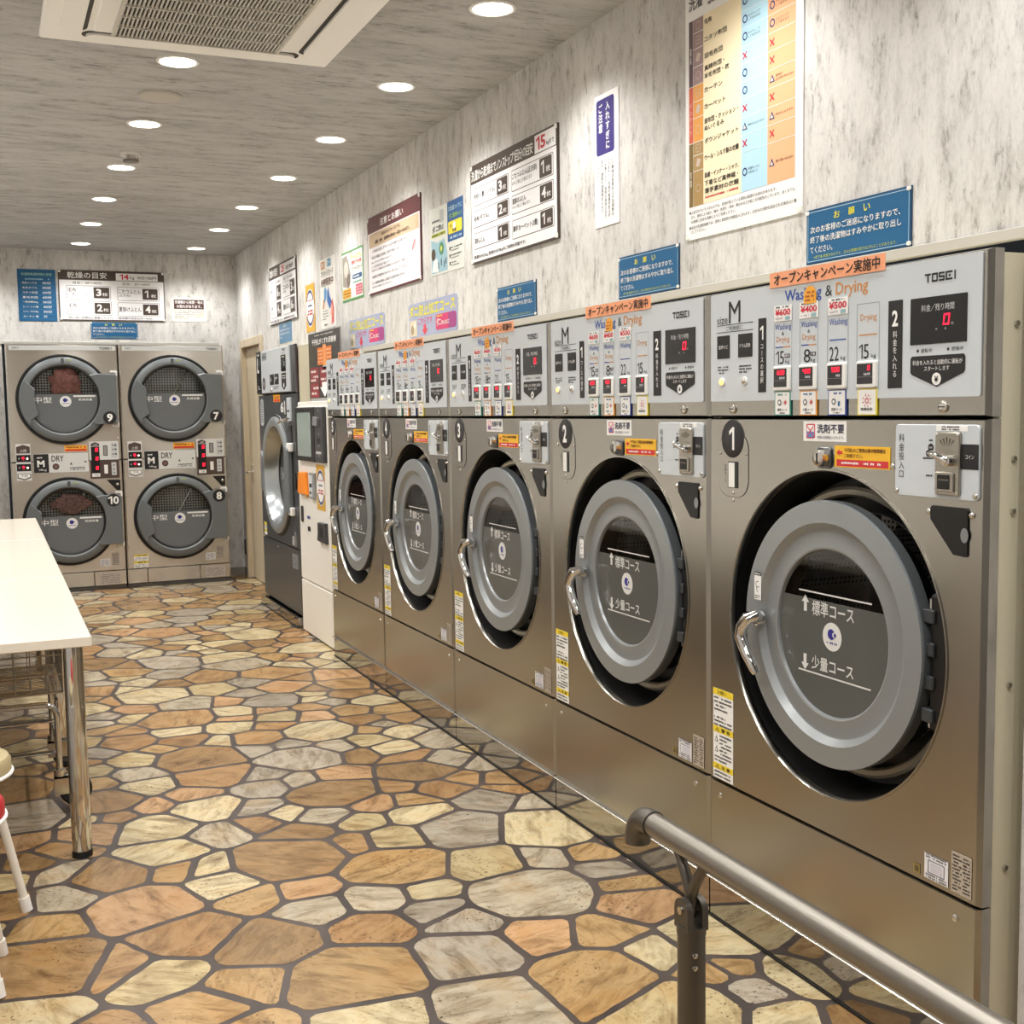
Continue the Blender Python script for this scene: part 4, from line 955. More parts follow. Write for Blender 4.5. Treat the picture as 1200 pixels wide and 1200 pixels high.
        for q in range(3):
            an = math.radians(60+120*q); m.tube([(ux, 0.082, zc), (ux+0.31*math.cos(an), 0.082, zc+0.31*math.sin(an))], 0.008, SCREW, 8)
        m.build('drum', t)
    # controls
    B = M('#4d3d37', 0.45); P = M('#d5d6d4', 0.4)
    m = MB(); m.plate([(0.043, 0.962), (0.158, 0.962), (0.158, 1.268), (0.043, 1.268)], 0, 0.004, P)
    m.poly([(0.048, 1.190), (0.153, 1.190), (0.153, 1.245), (0.10, 1.262), (0.048, 1.245)], 0.0048, B); m.text('上段', 0.075, 0.127, 1.200, 1.225, 0.0056, WHITE)
    m.poly([(0.048, 1.020), (0.153, 1.020), (0.153, 0.985), (0.10, 0.966), (0.048, 0.985)][::-1], 0.0048, B); m.poly([(0.055, 1.016), (0.146, 1.016), (0.146, 0.992), (0.10, 0.976), (0.055, 0.992)][::-1], 0.0054, WHITE); m.text('下段', 0.075, 0.127, 0.993, 1.012, 0.006, INK)
    for z in (1.118, 1.042): m.rect(0.046, 0.156, z, z+0.060, 0.0048, BLACK); m.disc(0.098, z+0.034, 0.010, 0.0056, LED, 14); m.disc(0.130, z+0.028, 0.008, 0.0056, LEDW, 12); m.disc(0.066, z+0.030, 0.006, 0.0056, M('#c0c0c0'), 12); m.fine(0.085, 0.115, z+0.010, z+0.016, 0.0056, RED, 2)
    m.build('status_panel', t)
    m = MB(); m.plate([(0.175, 1.022), (0.610, 1.022), (0.610, 1.182), (0.175, 1.182)], 0, 0.004, P); m.rect(0.177, 0.295, 1.024, 1.180, 0.0048, INK); m.text('M', 0.205, 0.262, 1.072, 1.128, 0.0056, WHITE, 0.03); m.fine(0.205, 0.25, 1.143, 1.156, 0.0056, WHITE, 3); m.text('14kg', 0.212, 0.275, 1.035, 1.056, 0.0056, WHITE)
    m.text('DRY', 0.318, 0.415, 1.115, 1.165, 0.0048, B, 0.02); m.disc(0.350, 1.072, 0.027, 0.0048, B, 28); m.disc(0.350, 1.072, 0.015, 0.0054, M('#7a5a50'), 20)
    m.poly([(0.462, 1.085), (0.482, 1.085), (0.472, 1.105)], 0.0048, INK); m.fine(0.462, 0.585, 1.052, 1.064, 0.0048, INK, 4); m.fine(0.462, 0.58, 1.038, 1.048, 0.0048, INK, 5); m.rect(0.578, 0.594, 1.10, 1.115, 0.0048, M('#6a6a6a')); m.build('dry_panel', t)
    m = MB(); m.plate([(0.425, 1.196), (0.605, 1.196), (0.605, 1.248), (0.425, 1.248)], 0, 0.0014, M('#f0a92c')); m.rect(0.430, 0.600, 1.199, 1.216, 0.002, M('#cf3a30')); m.fine(0.44, 0.56, 1.224, 1.238, 0.002, M('#6a3018'), 6); m.disc(0.588, 1.231, 0.008, 0.002, M('#cf3a30'), 10); m.build('payment_notice_sticker', t)
    m = MB(); m.plate([(0.622, 1.118), (0.858, 1.118), (0.858, 1.275), (0.622, 1.275)], 0, 0.004, P); m.plate([(0.622, 0.960), (0.858, 0.960), (0.858, 1.116), (0.622, 1.116)], 0, 0.004, B)
    m.rect(0.634, 0.702, 1.008, 1.232, 0.0048, BLACK); m.poly([(0.634, 1.236), (0.702, 1.236), (0.702, 1.256), (0.668, 1.27), (0.634, 1.256)], 0.0048, B); m.text('上段', 0.650, 0.686, 1.24, 1.255, 0.0056, WHITE); m.rect(0.636, 0.700, 0.975, 1.004, 0.0048, WHITE); m.text('下段', 0.648, 0.688, 0.980, 0.998, 0.0056, INK)
    for z in (1.190, 1.115, 1.035): m.digit('0', 0.668, z, 0.020, 0.030, 0.0055, 0.0056, LED)
    m.frame(0.732, 0.768, 1.152, 1.240, 0.006, 0.0048, B); m.rect(0.738, 0.762, 1.158, 1.234, 0.0052, M('#8e908e')); m.rect(0.735, 0.765, 1.0, 1.075, 0.0048, WHITEP)
    m.rect(0.795, 0.845, 1.135, 1.262, 0.0048, M('#c4c6c6')); m.rect(0.795, 0.835, 0.985, 1.095, 0.0048, M('#c4c6c6'))
    for z in (1.24, 1.205, 1.165): m.disc(0.812, z, 0.006, 0.0054, INK, 10); m.rect(0.826, 0.842, z-0.008, z+0.008, 0.0054, M('#55585a'))
    for z in (1.07, 1.035, 1.005): m.disc(0.815, z, 0.007, 0.0054, M('#6a6a6a'), 10)
    m.build('payment_panel', t)
    m = MB(); m.plate([(0.752, 0.945), (0.862, 0.945), (0.862, 0.855), (0.830, 0.855)][::-1], 0, 0.005, BLACK); m.dome(0.838, 0.905, 0.012, 0.005, 0.005, SCREW); m.build('coin_return', t)
    m = MB(); m.rect(0.668, 0.752, 0.20, 0.265, 0.0012, M('#c9c6c6'))
    for i in range(4): m.fine(0.675, 0.745, 0.207+0.013*i, 0.215+0.013*i, 0.0018, M('#6a6a74'), i)
    m.build('diagram_label', t)
    m = MB(); m.rect(0.765, 0.825, 0.205, 0.315, 0.0012, M('#a59c92', 0.4))
    for i in range(8): m.fine(0.77, 0.82, 0.21+0.012*i, 0.217+0.012*i, 0.0018, M('#5a5048'), i)
    m.build('rating_label', t)
    m = MB(); m.rect(0.660, 0.832, 0.047, 0.145, 0.0012, M('#b5aca4', 0.4))
    for i in range(6): m.fine(0.67, 0.822, 0.055+0.014*i, 0.062+0.014*i, 0.0018, M('#6a625c'), i)
    m.build('service_label', t)
    for q in ((0.018, 1.86), (0.018, 1.40), (0.865, 1.30), (0.018, 0.80), (0.018, 0.35), (0.595, 0.10), (0.862, 0.05)):
        m = MB(); m.dome(q[0], q[1], 0.007, 0, 0.004, SCREW, 10); m.build('screw', t)
    return t
brushed_dry = brushed('bright_brushed_steel', '#dedad4', 0.26, 0.85)
RINGP2 = M('#6f7477', 0.40, 0.25, name='dryer_grey')
FILM2 = M('#6b6e71', 0.22, name='dryer_grey_film')
d1 = make_dryer(0.152, 'stacked steel dryer with black badges 9 above and 10 below, behind the tables', ('9', '10'))
d2 = make_dryer(1.043, 'stacked steel dryer with black badges 7 above and 8 below, near the corner', ('7', '8'))
m = MB(); m.rect(0.055, 0.175, 0.170, 0.285, 0.0012, WHITE); m.rect(0.055, 0.175, 0.268, 0.285, 0.0018, M('#d9c24a')); m.rect(0.055, 0.175, 0.205, 0.228, 0.0018, M('#d9c24a'))
for i in range(3): m.fine(0.06, 0.17, 0.233+0.011*i, 0.240+0.011*i, 0.0018, INK, i); m.fine(0.06, 0.17, 0.172+0.010*i, 0.178+0.010*i, 0.0018, INK, 5+i)
m.fine(0.08, 0.16, 0.272, 0.280, 0.0023, INK, 3); m.fine(0.08, 0.16, 0.21, 0.223, 0.0023, INK, 8)
m.build('caution_label', d2)

def laundry(name, label, loc, size, col, seed):
    import bmesh
    bm = bmesh.new(); bmesh.ops.create_icosphere(bm, subdivisions=4, radius=1.0)
    from mathutils import noise
    for v in bm.verts:
        n = noise.noise(v.co*1.7 + Vector((seed, 0, 0)))*0.45 + abs(noise.noise(v.co*4.5 + Vector((0, seed, 0))))*0.30
        v.co *= 0.85 + n
        v.co.x *= size[0]; v.co.y *= size[1]; v.co.z *= size[2]
    for f in bm.faces: f.smooth = True
    me = bpy.data.meshes.new(name); bm.to_mesh(me); bm.free(); me.materials.append(cloth_mat('cloth_'+col.lstrip('#'), col))
    o = bpy.data.objects.new(name, me); C.objects.link(o); o.location = loc; return tag(o, label, 'laundry')
laundry('laundry', 'pink laundry tumbling behind the glass of dryer 9', (0.60, 10.665, 1.765), (0.14, 0.030, 0.13), '#ffb4ac', 3.1)
laundry('laundry', 'reddish laundry lying behind the glass of dryer 10', (0.61, 10.662, 0.755), (0.15, 0.024, 0.08), '#f0bcb8', 7.7)

# ------------------------------------------------------------------ notices on the walls
def pins(m, w, h, d, inset=0.012):
    for u in (inset, w-inset):
        for z in (inset, h-inset): m.plate(rrect(u-0.010, u+0.010, z-0.010, z+0.010, 0.004, 3), 0, d+0.004, WHITEP, 0.002)
def hang(m, name, label, cat, yl, z0, group=None):
    o = m.build(name, None, (WX, yl, z0), RW); return tag(o, label, cat, group)
TEAL = M('#125a88', 0.45, name='teal_print')
YEL = M('#f2e84a', 0.5)
def blue_request(yl, z0, label, w=0.410, h=0.149, rot=RW, loc=None):
    m = MB(); m.plate([(0, 0), (w, 0), (w, h), (0, h)], 0, 0.004, M('#1b3c5c', 0.5)); d = 0.0047
    m.rect(0.003, w-0.003, 0.003, h-0.003, d, TEAL); d += 0.0007
    m.frame(0.007, w-0.007, 0.007, h-0.007, 0.0015, d, M('#b9d6e6'))
    for s, a in (('お', 0.117), ('願', 0.176), ('い', 0.236)): m.text(s, a, a+0.025, 0.112, 0.131, d, YEL, 0.01)
    m.text('次のお客様のご迷惑になりますので、', 0.018, 0.372, 0.083, 0.102, d, WHITE, 0.008); m.text('終了後の洗濯物はすみやかに取り出し', 0.018, 0.376, 0.056, 0.075, d, WHITE, 0.008); m.text('てください。', 0.018, 0.112, 0.029, 0.047, d, WHITE, 0.008)
    m.text('※終了後 放置されますと、次のお客様が取り出されることがあります。', 0.034, 0.360, 0.013, 0.022, d, M('#b9c24a'))
    for u, z in ((0.004, h-0.008), (w-0.01, h-0.006), (w-0.008, 0.008)): m.plate(rrect(u-0.005, u+0.008, z-0.005, z+0.005, 0.003, 3), 0, d+0.002, WHITEP)
    o = m.build('request_sign', None, loc or (WX, yl, z0), rot); return tag(o, label, 'sign', 'blue request signs')
blue_request(2.720, 1.887, 'blue request sign with white Japanese text on the wall above washer number 1')
blue_request(3.796, 1.888, 'blue request sign with white Japanese text on the wall above washer number 2')
blue_request(4.912, 1.888, 'blue request sign with white Japanese text on the wall above washer number 3')
blue_request(0, 0, 'blue request sign on the back wall, just under the brown-topped drying guide board', 0.392, 0.145, 0, (0.856, BY, 2.164))
m = MB(); w, h = 0.40, 0.153; BL2 = M('#5b84a6', 0.5); m.plate([(0, 0), (w, 0), (w, h), (0, h)], 0, 0.004, BL2)
m.text('お願い', 0.13, 0.25, 0.118, 0.137, 0.0047, M('#d8dfa8')); m.text('次のお客様のご迷惑になりますので、', 0.02, 0.36, 0.09, 0.108, 0.0047, WHITE); m.text('終了後の洗濯物はすみやかに取り出し', 0.02, 0.36, 0.062, 0.08, 0.0047, WHITE); m.text('てください。', 0.02, 0.12, 0.034, 0.052, 0.0047, WHITE)
hang(m, 'request_sign', 'pale blue request sign above the large washer 6, under a guide board', 'sign', 9.235, 2.032, 'blue request signs')

def lavender(yl, z0, label):
    m = MB(); w, h = 0.725, 0.178; LV = M('#a6adc8', 0.4); d = 0.0036; DY = M('#ece23c', 0.5)
    m.plate(rrect(0, w, 0, h, 0.02, 4), 0, 0.003, LV)
    m.text('ダニ防止加工コース', 0.015, 0.700, 0.105, 0.168, d, DY, 0.03); PK = M('#d8447a')
    m.text('こちらです', 0.150, 0.370, 0.064, 0.096, d, PK, 0.015)
    m.poly([(0.235, 0.060), (0.235, 0.035), (0.21, 0.035), (0.255, 0.004), (0.30, 0.035), (0.275, 0.035), (0.275, 0.060)], d, M('#d84a5a'))
    m.poly(rrect(0.420, 0.712, 0.018, 0.096, 0.02, 5), d, M('#cf3f74')); m.poly(rrect(0.60, 0.712, 0.018, 0.096, 0.02, 5), d+0.0006, M('#a04484'))
    m.text('ダニ', 0.435, 0.50, 0.036, 0.078, d+0.0012, WHITE, 0.03); m.text('防止加工', 0.51, 0.62, 0.04, 0.062, d+0.0012, WHITE, 0.03); m.fine(0.44, 0.53, 0.083, 0.091, d+0.0012, YEL, 3)
    m.rect(0.02, 0.13, 0.006, 0.09, d, M('#d8cdb4')); m.disc(0.06, 0.04, 0.025, d+0.0006, M('#a89878'), 20); m.disc(0.10, 0.065, 0.016, d+0.0006, M('#f0ead8'), 16)
    hang(m, 'lavender_notice', label, 'sign', yl, z0, 'lavender course notices')
lavender(6.135, 1.888, 'lavender notice with yellow Japanese heading and red arrow above washer number 4')
lavender(7.290, 1.890, 'lavender notice with yellow Japanese heading and red arrow above washer number 5')

# laundry suitability chart
m = MB(); w, h = 0.604, 0.870; d = 0.0052; e = 0.0058; g = 0.0064
m.plate([(0, 0), (w, 0), (w, h), (0, h)], 0, 0.0045, M('#f4f3f2', 0.4))
o = 2.036
def R_(u0, u1, z0, z1, dd, mt): m.rect(u0, u1, z0-o, z1-o, dd, mt)
def T_(s, u0, u1, z0, z1, mt, dd=e, b=0.016): m.text(s, u0, u1, z0-o, z1-o, dd, mt, b)
R_(0.104, 0.310, 2.140, 2.722, d, M('#f6e7c4')); R_(0.310, 0.441, 2.140, 2.80, d, M('#b4dbee')); R_(0.441, 0.570, 2.140, 2.80, d, M('#f3b488'))
for a, b, c1, c2 in ((2.517, 2.722, '#5c4750', '#9c8484'), (2.340, 2.517, '#cf5d40', '#e09c48'), (2.140, 2.340, '#7d6636', '#a98a54')):
    R_(0.021, 0.044, a, b, d, M(c1)); R_(0.046, 0.104, a, b, d, M(c2))
for z in (2.679, 2.63, 2.574, 2.517, 2.467, 2.416, 2.340, 2.299, 2.250): R_(0.021 if z in (2.517, 2.340) else 0.046, 0.104, z-0.001, z+0.001, e, WHITE)
IC = M('#cbb7ab')
for i, z in enumerate((2.70, 2.655, 2.602, 2.546, 2.492, 2.442, 2.378, 2.32, 2.275, 2.195)):
    if i % 3 == 0: m.ring(0.075, z-o, 0.011, 0.013, e, IC, 18)
    elif i % 3 == 1: m.frame(0.062, 0.088, z-o-0.012, z-o+0.012, 0.002, e, IC); m.rect(0.065, 0.085, z-o-0.001, z-o+0.001, e, IC)
    else: m.poly([(0.060, z-o-0.010), (0.080, z-o-0.014), (0.091, z-o+0.008), (0.070, z-o+0.014)], e, IC)
m.vtext('寝具', 0.0325, 2.640-o, 2.585-o, e, WHITE, 0.012); m.vtext('インテリア', 0.0325, 2.47-o, 2.36-o, e, WHITE, 0.013); m.vtext('衣類', 0.0325, 2.255-o, 2.20-o, e, WHITE, 0.012)
for z in (2.667, 2.617, 2.565, 2.515, 2.462, 2.411, 2.358, 2.307, 2.256): R_(0.310, 0.570, z-0.0008, z+0.0008, e, M('#e6eef0') if z not in (2.515, 2.358) else WHITE)
for s, a, b, z0, z1 in (('毛布', 0.111, 0.152, 2.690, 2.707), ('コタツ布団', 0.111, 0.234, 2.636, 2.653), ('羽毛布団', 0.111, 0.212, 2.585, 2.602), ('真綿布団・', 0.111, 0.222, 2.548, 2.564), ('羊毛布団・枕', 0.111, 0.247, 2.524, 2.540), ('カーテン', 0.111, 0.211, 2.482, 2.498), ('カーペット', 0.111, 0.228, 2.430, 2.447), ('座布団・クッション・', 0.111, 0.294, 2.386, 2.403), ('ぬいぐるみ', 0.111, 0.220, 2.364, 2.380), ('ダウンジャケット', 0.112, 0.297, 2.324, 2.341), ('ウール・シルク製の衣類', 0.112, 0.298, 2.272, 2.290), ('肌着・インナー・シャツ、', 0.112, 0.298, 2.218, 2.235), ('下着など高伸縮・', 0.112, 0.296, 2.193, 2.210), ('薄手素材の衣類', 0.112, 0.298, 2.169, 2.186)): T_(s, a, b, z0, z1, INK)
m.fine(0.114, 0.298, 2.154-o, 2.161-o, e, RED, 4)
NV = M('#2b3d74', 0.5)
def O_(u, z): m.ring(u, z-o, 0.0078, 0.0122, e, NV, 24)
def X_(u, z):
    m.line(u-0.010, z-o-0.010, u+0.010, z-o+0.010, 0.0045, e, RED); m.line(u-0.010, z-o+0.010, u+0.010, z-o-0.010, 0.0045, g, RED)
def D_(u, z): m.poly([(u-0.013, z-o-0.010), (u+0.013, z-o-0.010), (u, z-o+0.013)], e, NV); m.poly([(u-0.007, z-o-0.007), (u+0.007, z-o-0.007), (u, z-o+0.005)], g, M('#e8d8d0'))
for z, s in ((2.696, 'o'), (2.643, 'o'), (2.593, 'o'), (2.538, 'x'), (2.488, 'o'), (2.437, 'o'), (2.385, 'x'), (2.331, 'd'), (2.282, 'x'), (2.198, 'o')): {'o': O_, 'x': X_, 'd': D_}[s](0.329, z)
for z, s in ((2.694, 'o'), (2.642, 'o'), (2.592, 'o'), (2.538, 'x'), (2.489, 'x'), (2.436, 'd'), (2.385, 'x'), (2.332, 'd'), (2.282, 'x'), (2.199, 'd')): {'o': O_, 'x': X_, 'd': D_}[s](0.463, z)
for u, z in ((0.345, 2.643), (0.345, 2.593), (0.480, 2.642), (0.480, 2.592)): T_('キルティング', u, u+0.060, z+0.001, z+0.009, INK, e, 0); T_('してあるもの', u, u+0.060, z-0.010, z-0.002, INK, e, 0)
T_('裏地が', 0.480, 0.512, 2.437, 2.445, INK, e, 0); T_('ゴム張りのものは×', 0.480, 0.562, 2.426, 2.434, INK, e, 0); T_('中わたによります', 0.345, 0.425, 2.328, 2.336, INK, e, 0); T_('中わたによります', 0.480, 0.560, 2.328, 2.336, INK, e, 0)
T_('洗濯ネットに', 0.346, 0.404, 2.200, 2.208, INK, e, 0); T_('入れること', 0.346, 0.394, 2.189, 2.197, INK, e, 0); T_('熱に弱いものは×', 0.482, 0.562, 2.195, 2.204, INK, e, 0)
for s, a, b, z in (('●上記〇がついているものでも、生地が弱っている場合は破損する恐れがあります。', 0.022, 0.485, 2.117), ('また、素材により縮み・傷み・色落ち・移染・黄ばみなどが起こる可能性がございます。あくまでも、', 0.033, 0.575, 2.102), ('お客様ご自身の判断によりご利用ください。', 0.033, 0.283, 2.087), ('●当店の洗濯乾燥機では、洗剤と柔軟剤が自動投入されます。お好みの洗剤を追加される場合は少量', 0.022, 0.578, 2.069), ('にしてください。', 0.033, 0.118, 2.055)): T_(s, a, b, z, z+0.0105, INK, d, 0)
R_(0.0, 0.31, 2.80, 2.83, d, M('#e9e7e6')); T_('洗濯', 0.02, 0.10, 2.752, 2.80, M('#4a4a4c'), d, 0.02); T_('乾燥', 0.345, 0.405, 2.82, 2.85, NV, d); T_('洗濯', 0.475, 0.535, 2.82, 2.85, M('#a0502a'), d); m.fine(0.13, 0.29, 2.745-o, 2.757-o, d, M('#55555a'), 3)
pins(m, w, h, 0.0045)
hang(m, 'laundry_chart', 'tall white chart with beige, blue and orange columns of circles and crosses', 'sign', 3.343, o)

m = MB(); w, h = 0.184, 0.478; o = 2.166; d = 0.0037; m.plate([(0, 0), (w, 0), (w, h), (0, h)], 0, 0.003, M('#f2f0f0', 0.4)); PU = M('#3a3178', 0.45)
m.poly(rrect(0.017, 0.152, 2.426-o, 2.626-o, 0.012, 4), d, PU); m.vtext('入れすぎに', 0.105, 2.612-o, 2.438-o, d+0.0006, WHITE, 0.034, 0.02); m.vtext('ご注意', 0.051, 2.612-o, 2.505-o, d+0.0006, WHITE, 0.034, 0.02)
for i, s in enumerate(('この機械は容量以上の洗濯物を', '入れますと、洗濯や乾燥の仕上が', 'りが悪くなり、故障の原因となり', 'ます。適量の洗濯物を入れて', 'ください。')): m.vtext(s, 0.138-0.0265*i, 2.408-o, 2.195-o + (0.02 if i == 3 else 0.12 if i == 4 else 0), d, INK, 0.019)
hang(m, 'overload_notice', 'narrow vertical white notice with purple heading beside the tall chart', 'sign', 3.975, o)

def guide_board(m, w, h, hz, wz0, title, t_box, wt_box, num, num_box, rest, rest_box, cells, foot, foot_box, headers=()):
    d = 0.0107; e = 0.0114; g = 0.012; BR = M('#463a34', 0.45)
    m.plate([(0, 0), (w, 0), (w, h), (0, h)], 0, 0.010, BR); m.rect(0.008, w-0.008, 0.008, hz, d, M('#f3f2f4', 0.4))
    m.text(title, *t_box, d, WHITE, 0.012); m.rect(*wt_box, d, M('#f3f2f4', 0.4)); m.text(num, *num_box, e, RED, 0.03); m.text(rest, *rest_box, e, INK, 0.01)
    for (a, b, z0, z1, s, n, bx) in cells:
        p = rrect(a, b, z0, z1, 0.008, 3); m.poly(p, d+0.0003, BR); m.poly(rrect(a+0.003, b-0.003, z0+0.003, z1-0.003, 0.006, 3), e, M('#f3f2f4', 0.4))
        m.poly(rrect(bx[0], bx[1], bx[2], bx[3], 0.006, 3), g, BR); bw = bx[1]-bx[0]; bh = bx[3]-bx[2]
        m.text(n, bx[0]+bw*0.16, bx[0]+bw*(0.38 if n == '1' else 0.5), bx[2]+bh*0.2, bx[2]+bh*0.86, g+0.0006, WHITE, 0.03); m.text('枚', bx[0]+bw*0.55, bx[1]-bw*0.1, bx[2]+bh*0.2, bx[2]+bh*0.52, g+0.0006, WHITE, 0.01)
        lines = s.split('\n'); zc = (z0+z1)/2; H_ = (z1-z0)
        for i, ln in enumerate(lines):
            f = 0.36 if len(lines) == 1 else (0.32 if i == 0 else 0.19); top = zc + (f/2*H_ if len(lines) == 1 else (0.34*H_ if i == 0 else -0.04*H_))
            wl = min((bx[0]-a)*0.88, len(ln)*f*H_*0.9); m.text(ln, a+0.010, a+0.010+wl, top-f*H_, top, g, INK, 0.008 if i == 0 else 0)
    for s, *b in headers: m.text(s, *b, e, INK)
    m.text(foot, *foot_box, e, INK, 0.004); pins(m, w, h, 0.010)
m = MB(); o = 2.174; w, h = 0.918, 0.449
def cell(a, b, t, bt, s, n): return (a, b, bt-o, t-o, s, n, (b-0.128, b-0.012, bt-o+0.006, t-o-0.006))
guide_board(m, w, h, 2.537-o, 0, '洗濯から乾燥までノンストップ1回分の目安', (0.012, 0.690, 2.549-o, 2.597-o), (0.708, 0.906, 2.541-o, 2.614-o), '15', (0.722, 0.812, 2.552-o, 2.604-o), 'kgまで', (0.822, 0.892, 2.553-o, 2.575-o),
    [cell(0.033, 0.440, 2.516, 2.434, '毛布(一重シングル)', '3'), cell(0.033, 0.442, 2.412, 2.336, '毛布(ダブル)', '2'), cell(0.035, 0.443, 2.312, 2.238, '羽毛ふとん', '1'),
     cell(0.470, 0.882, 2.518, 2.428, 'こたつふとん(正方形)\n※サイズ等により異なります', '1'), cell(0.470, 0.884, 2.411, 2.331, '夏掛けふとん\n※サイズ等により異なります', '4'), cell(0.472, 0.886, 2.307, 2.226, '薄手カーペット(3畳)', '1')],
    '洗濯のみ22kg、乾燥のみ15kgのご利用も可能です。', (0.032, 0.612, 2.192-o, 2.211-o))
hang(m, 'guide_board', 'white board with brown heading and red 15, six boxes, above washer number 3', 'sign', 5.192, o)
m = MB(); o = 2.19; w, h = 0.905, 0.452
def cell(a, b, t, bt, s, n): return (a, b, bt-o, t-o, s, n, (b-0.155, b-0.012, bt-o+0.004, t-o-0.004))
guide_board(m, w, h, 0.352, 0, '乾燥の目安', (0.03, 0.31, 0.370, 0.432), (0.40, 0.885, 0.365, 0.438), '25', (0.43, 0.54, 0.375, 0.43), '8分/100円', (0.60, 0.83, 0.378, 0.415),
    [cell(0.055, 0.42, 0.295+o, 0.18+o, '毛布\n(一重シングル)', '6'), cell(0.055, 0.42, 0.165+o, 0.05+o, '毛布\n(ダブル)', '4'), cell(0.475, 0.87, 0.295+o, 0.18+o, 'こたつふとん\n(正方形)', '3'), cell(0.475, 0.87, 0.165+o, 0.05+o, '夏掛けふとん', '6')],
    '熱に弱い衣類はご遠慮ください。一般衣類の目安は30〜40分。', (0.03, 0.83, 0.014, 0.034), [('目安：30〜40分', 0.10, 0.40, 0.308, 0.335), ('目安：50〜60分', 0.50, 0.80, 0.308, 0.335)])
hang(m, 'guide_board', 'white board with brown heading, four boxes, on the wall above large washer 6', 'sign', 9.520, o)
m = MB(); w, h = 0.883, 0.430
def cell(a, b, t, bt, s, n): return (a, b, bt, t, s, n, (b-0.142, b-0.012, bt+0.012, t-0.012))
guide_board(m, w, h, 0.345, 0, '乾燥の目安', (0.075, 0.400, 0.360, 0.415), (0.475, 0.828, 0.350, 0.412), '14', (0.508, 0.582, 0.358, 0.405), 'kg  10分/100円', (0.595, 0.815, 0.358, 0.392),
    [cell(0.065, 0.427, 0.298, 0.180, '毛布\n(一重シングル)', '3'), cell(0.065, 0.430, 0.166, 0.046, '毛布\n(ダブル)', '2'), cell(0.482, 0.835, 0.294, 0.176, 'こたつふとん\n(正方形)', '1'), cell(0.480, 0.835, 0.160, 0.042, '夏掛けふとん', '4')],
    '熱に弱い衣類はご遠慮ください。一般衣類の目安は30〜40分。', (0.075, 0.775, 0.014, 0.034), [('目安：30〜40分', 0.12, 0.355, 0.310, 0.334), ('目安：50〜60分', 0.53, 0.76, 0.310, 0.334)])
tag(m.build('guide_board', None, (0.607, BY, 2.320), 0), 'white board with brown heading and red 14 on the back wall above the dryers', 'sign')
m = MB(); w, h = 0.304, 0.438; m.plate([(0, 0), (w, 0), (w, h), (0, h)], 0, 0.005, TEAL); d = 0.0057
m.text('洗濯物乾燥時間の目安', 0.03, 0.275, 0.385, 0.408, d, M('#a8d4c4'), 0.01); m.fine(0.06, 0.26, 0.348, 0.362, d, M('#9fc8dc'), 3)
for i, (s, v) in enumerate((('毛布シングル', '40分'), ('毛布ダブル', '50分'), ('コタツ布団', '60分'), ('夏毛布団', '60分'), ('一般衣類10kg', '30分'), ('シーツ・シャツ類', '40分'), ('シャツ・タオル8kg', '30分'), ('カーテン 類', '✕'))):
    z = 0.313-0.0405*i; m.text(s, 0.035, 0.155, z, z+0.019, d, WHITE, 0.012); m.text(v, 0.195, 0.265 if i < 7 else 0.225, z, z+0.022, d, WHITE, 0.015); m.rect(0.02, 0.285, z-0.011, z-0.0095, d, M('#4f93b4'))
tag(m.build('drying_time_sign', None, (0.284, BY, 2.308), 0), 'teal blue drying time list on the back wall, left of the brown-topped board', 'sign')
m = MB(); w, h = 0.305, 0.214; m.plate(rrect(0, w, 0, h, 0.02, 4), 0, 0.003, M('#f1ebdc', 0.5)); m.rect(0.022, 0.285, 0.112, 0.196, 0.0037, M('#4a2d2a'))
m.text('洗濯機から発煙・発火', 0.03, 0.278, 0.160, 0.187, 0.0044, WHITE, 0.02); m.text('の恐れがあります。', 0.045, 0.265, 0.122, 0.150, 0.0044, WHITE, 0.02)
for i in range(5): m.fine(0.025, 0.285 - 0.11*(i == 4), 0.093-0.0165*i, 0.101-0.0165*i, 0.0037, M('#6a5a50'), i)
tag(m.build('fire_warning_sticker', None, (1.545, BY, 2.322), 0), 'small cream sticker with dark brown heading on the back wall near the corner', 'sign')

m = MB(); w, h = 0.935, 0.448; o = 2.182; d = 0.0087; MR = M('#5e2f33', 0.45); m.plate([(0, 0), (w, 0), (w, h), (0, h)], 0, 0.008, MR)
m.poly([(0.010, 0.010), (w-0.010, 0.010), (w-0.010, 0.355), (0.010, 0.355)], d, M('#f1eef2', 0.4)); m.rect(0.03, w-0.022, 0.270, 0.350, d+0.0006, M('#c9b193'))
m.text('注意とお願い', 0.245, 0.660, 0.376, 0.418, d, WHITE, 0.02); m.text('当店はセルフサービスです。', 0.270, 0.615, 0.318, 0.338, d+0.0012, M('#3c2a24'), 0.01); m.text('盗難、紛失、破損等の責任は一切負いかねます。', 0.150, 0.765, 0.284, 0.306, d+0.0012, M('#3c2a24'), 0.012)
for i, (s, a, z, hh) in enumerate((('・ご利用の前にポケットの中身をお確かめください。', 0.86, 0.238, 0.018), ('・現金及び貴重品の管理はご自身でお願いします。', 0.60, 0.203, 0.017), ('・機械の故障の際は店内の連絡先へお電話ください。', 0.46, 0.178, 0.010), ('・ペットの毛布等の洗濯はご遠慮ください。', 0.42, 0.150, 0.015), ('・油の付いた衣類は火災の原因となりますのでご遠慮ください。', 0.79, 0.130, 0.014), ('・洗濯後の洗濯物はすみやかに取り出してください。', 0.72, 0.092, 0.016), ('・万一洗濯物が破損した場合でも責任は負いません。', 0.68, 0.056, 0.016), ('・未成年の方は保護者の方とご利用ください。', 0.46, 0.036, 0.010))): m.text(s, 0.06, a, z, z+hh, d+0.0006, M('#4a4448'))
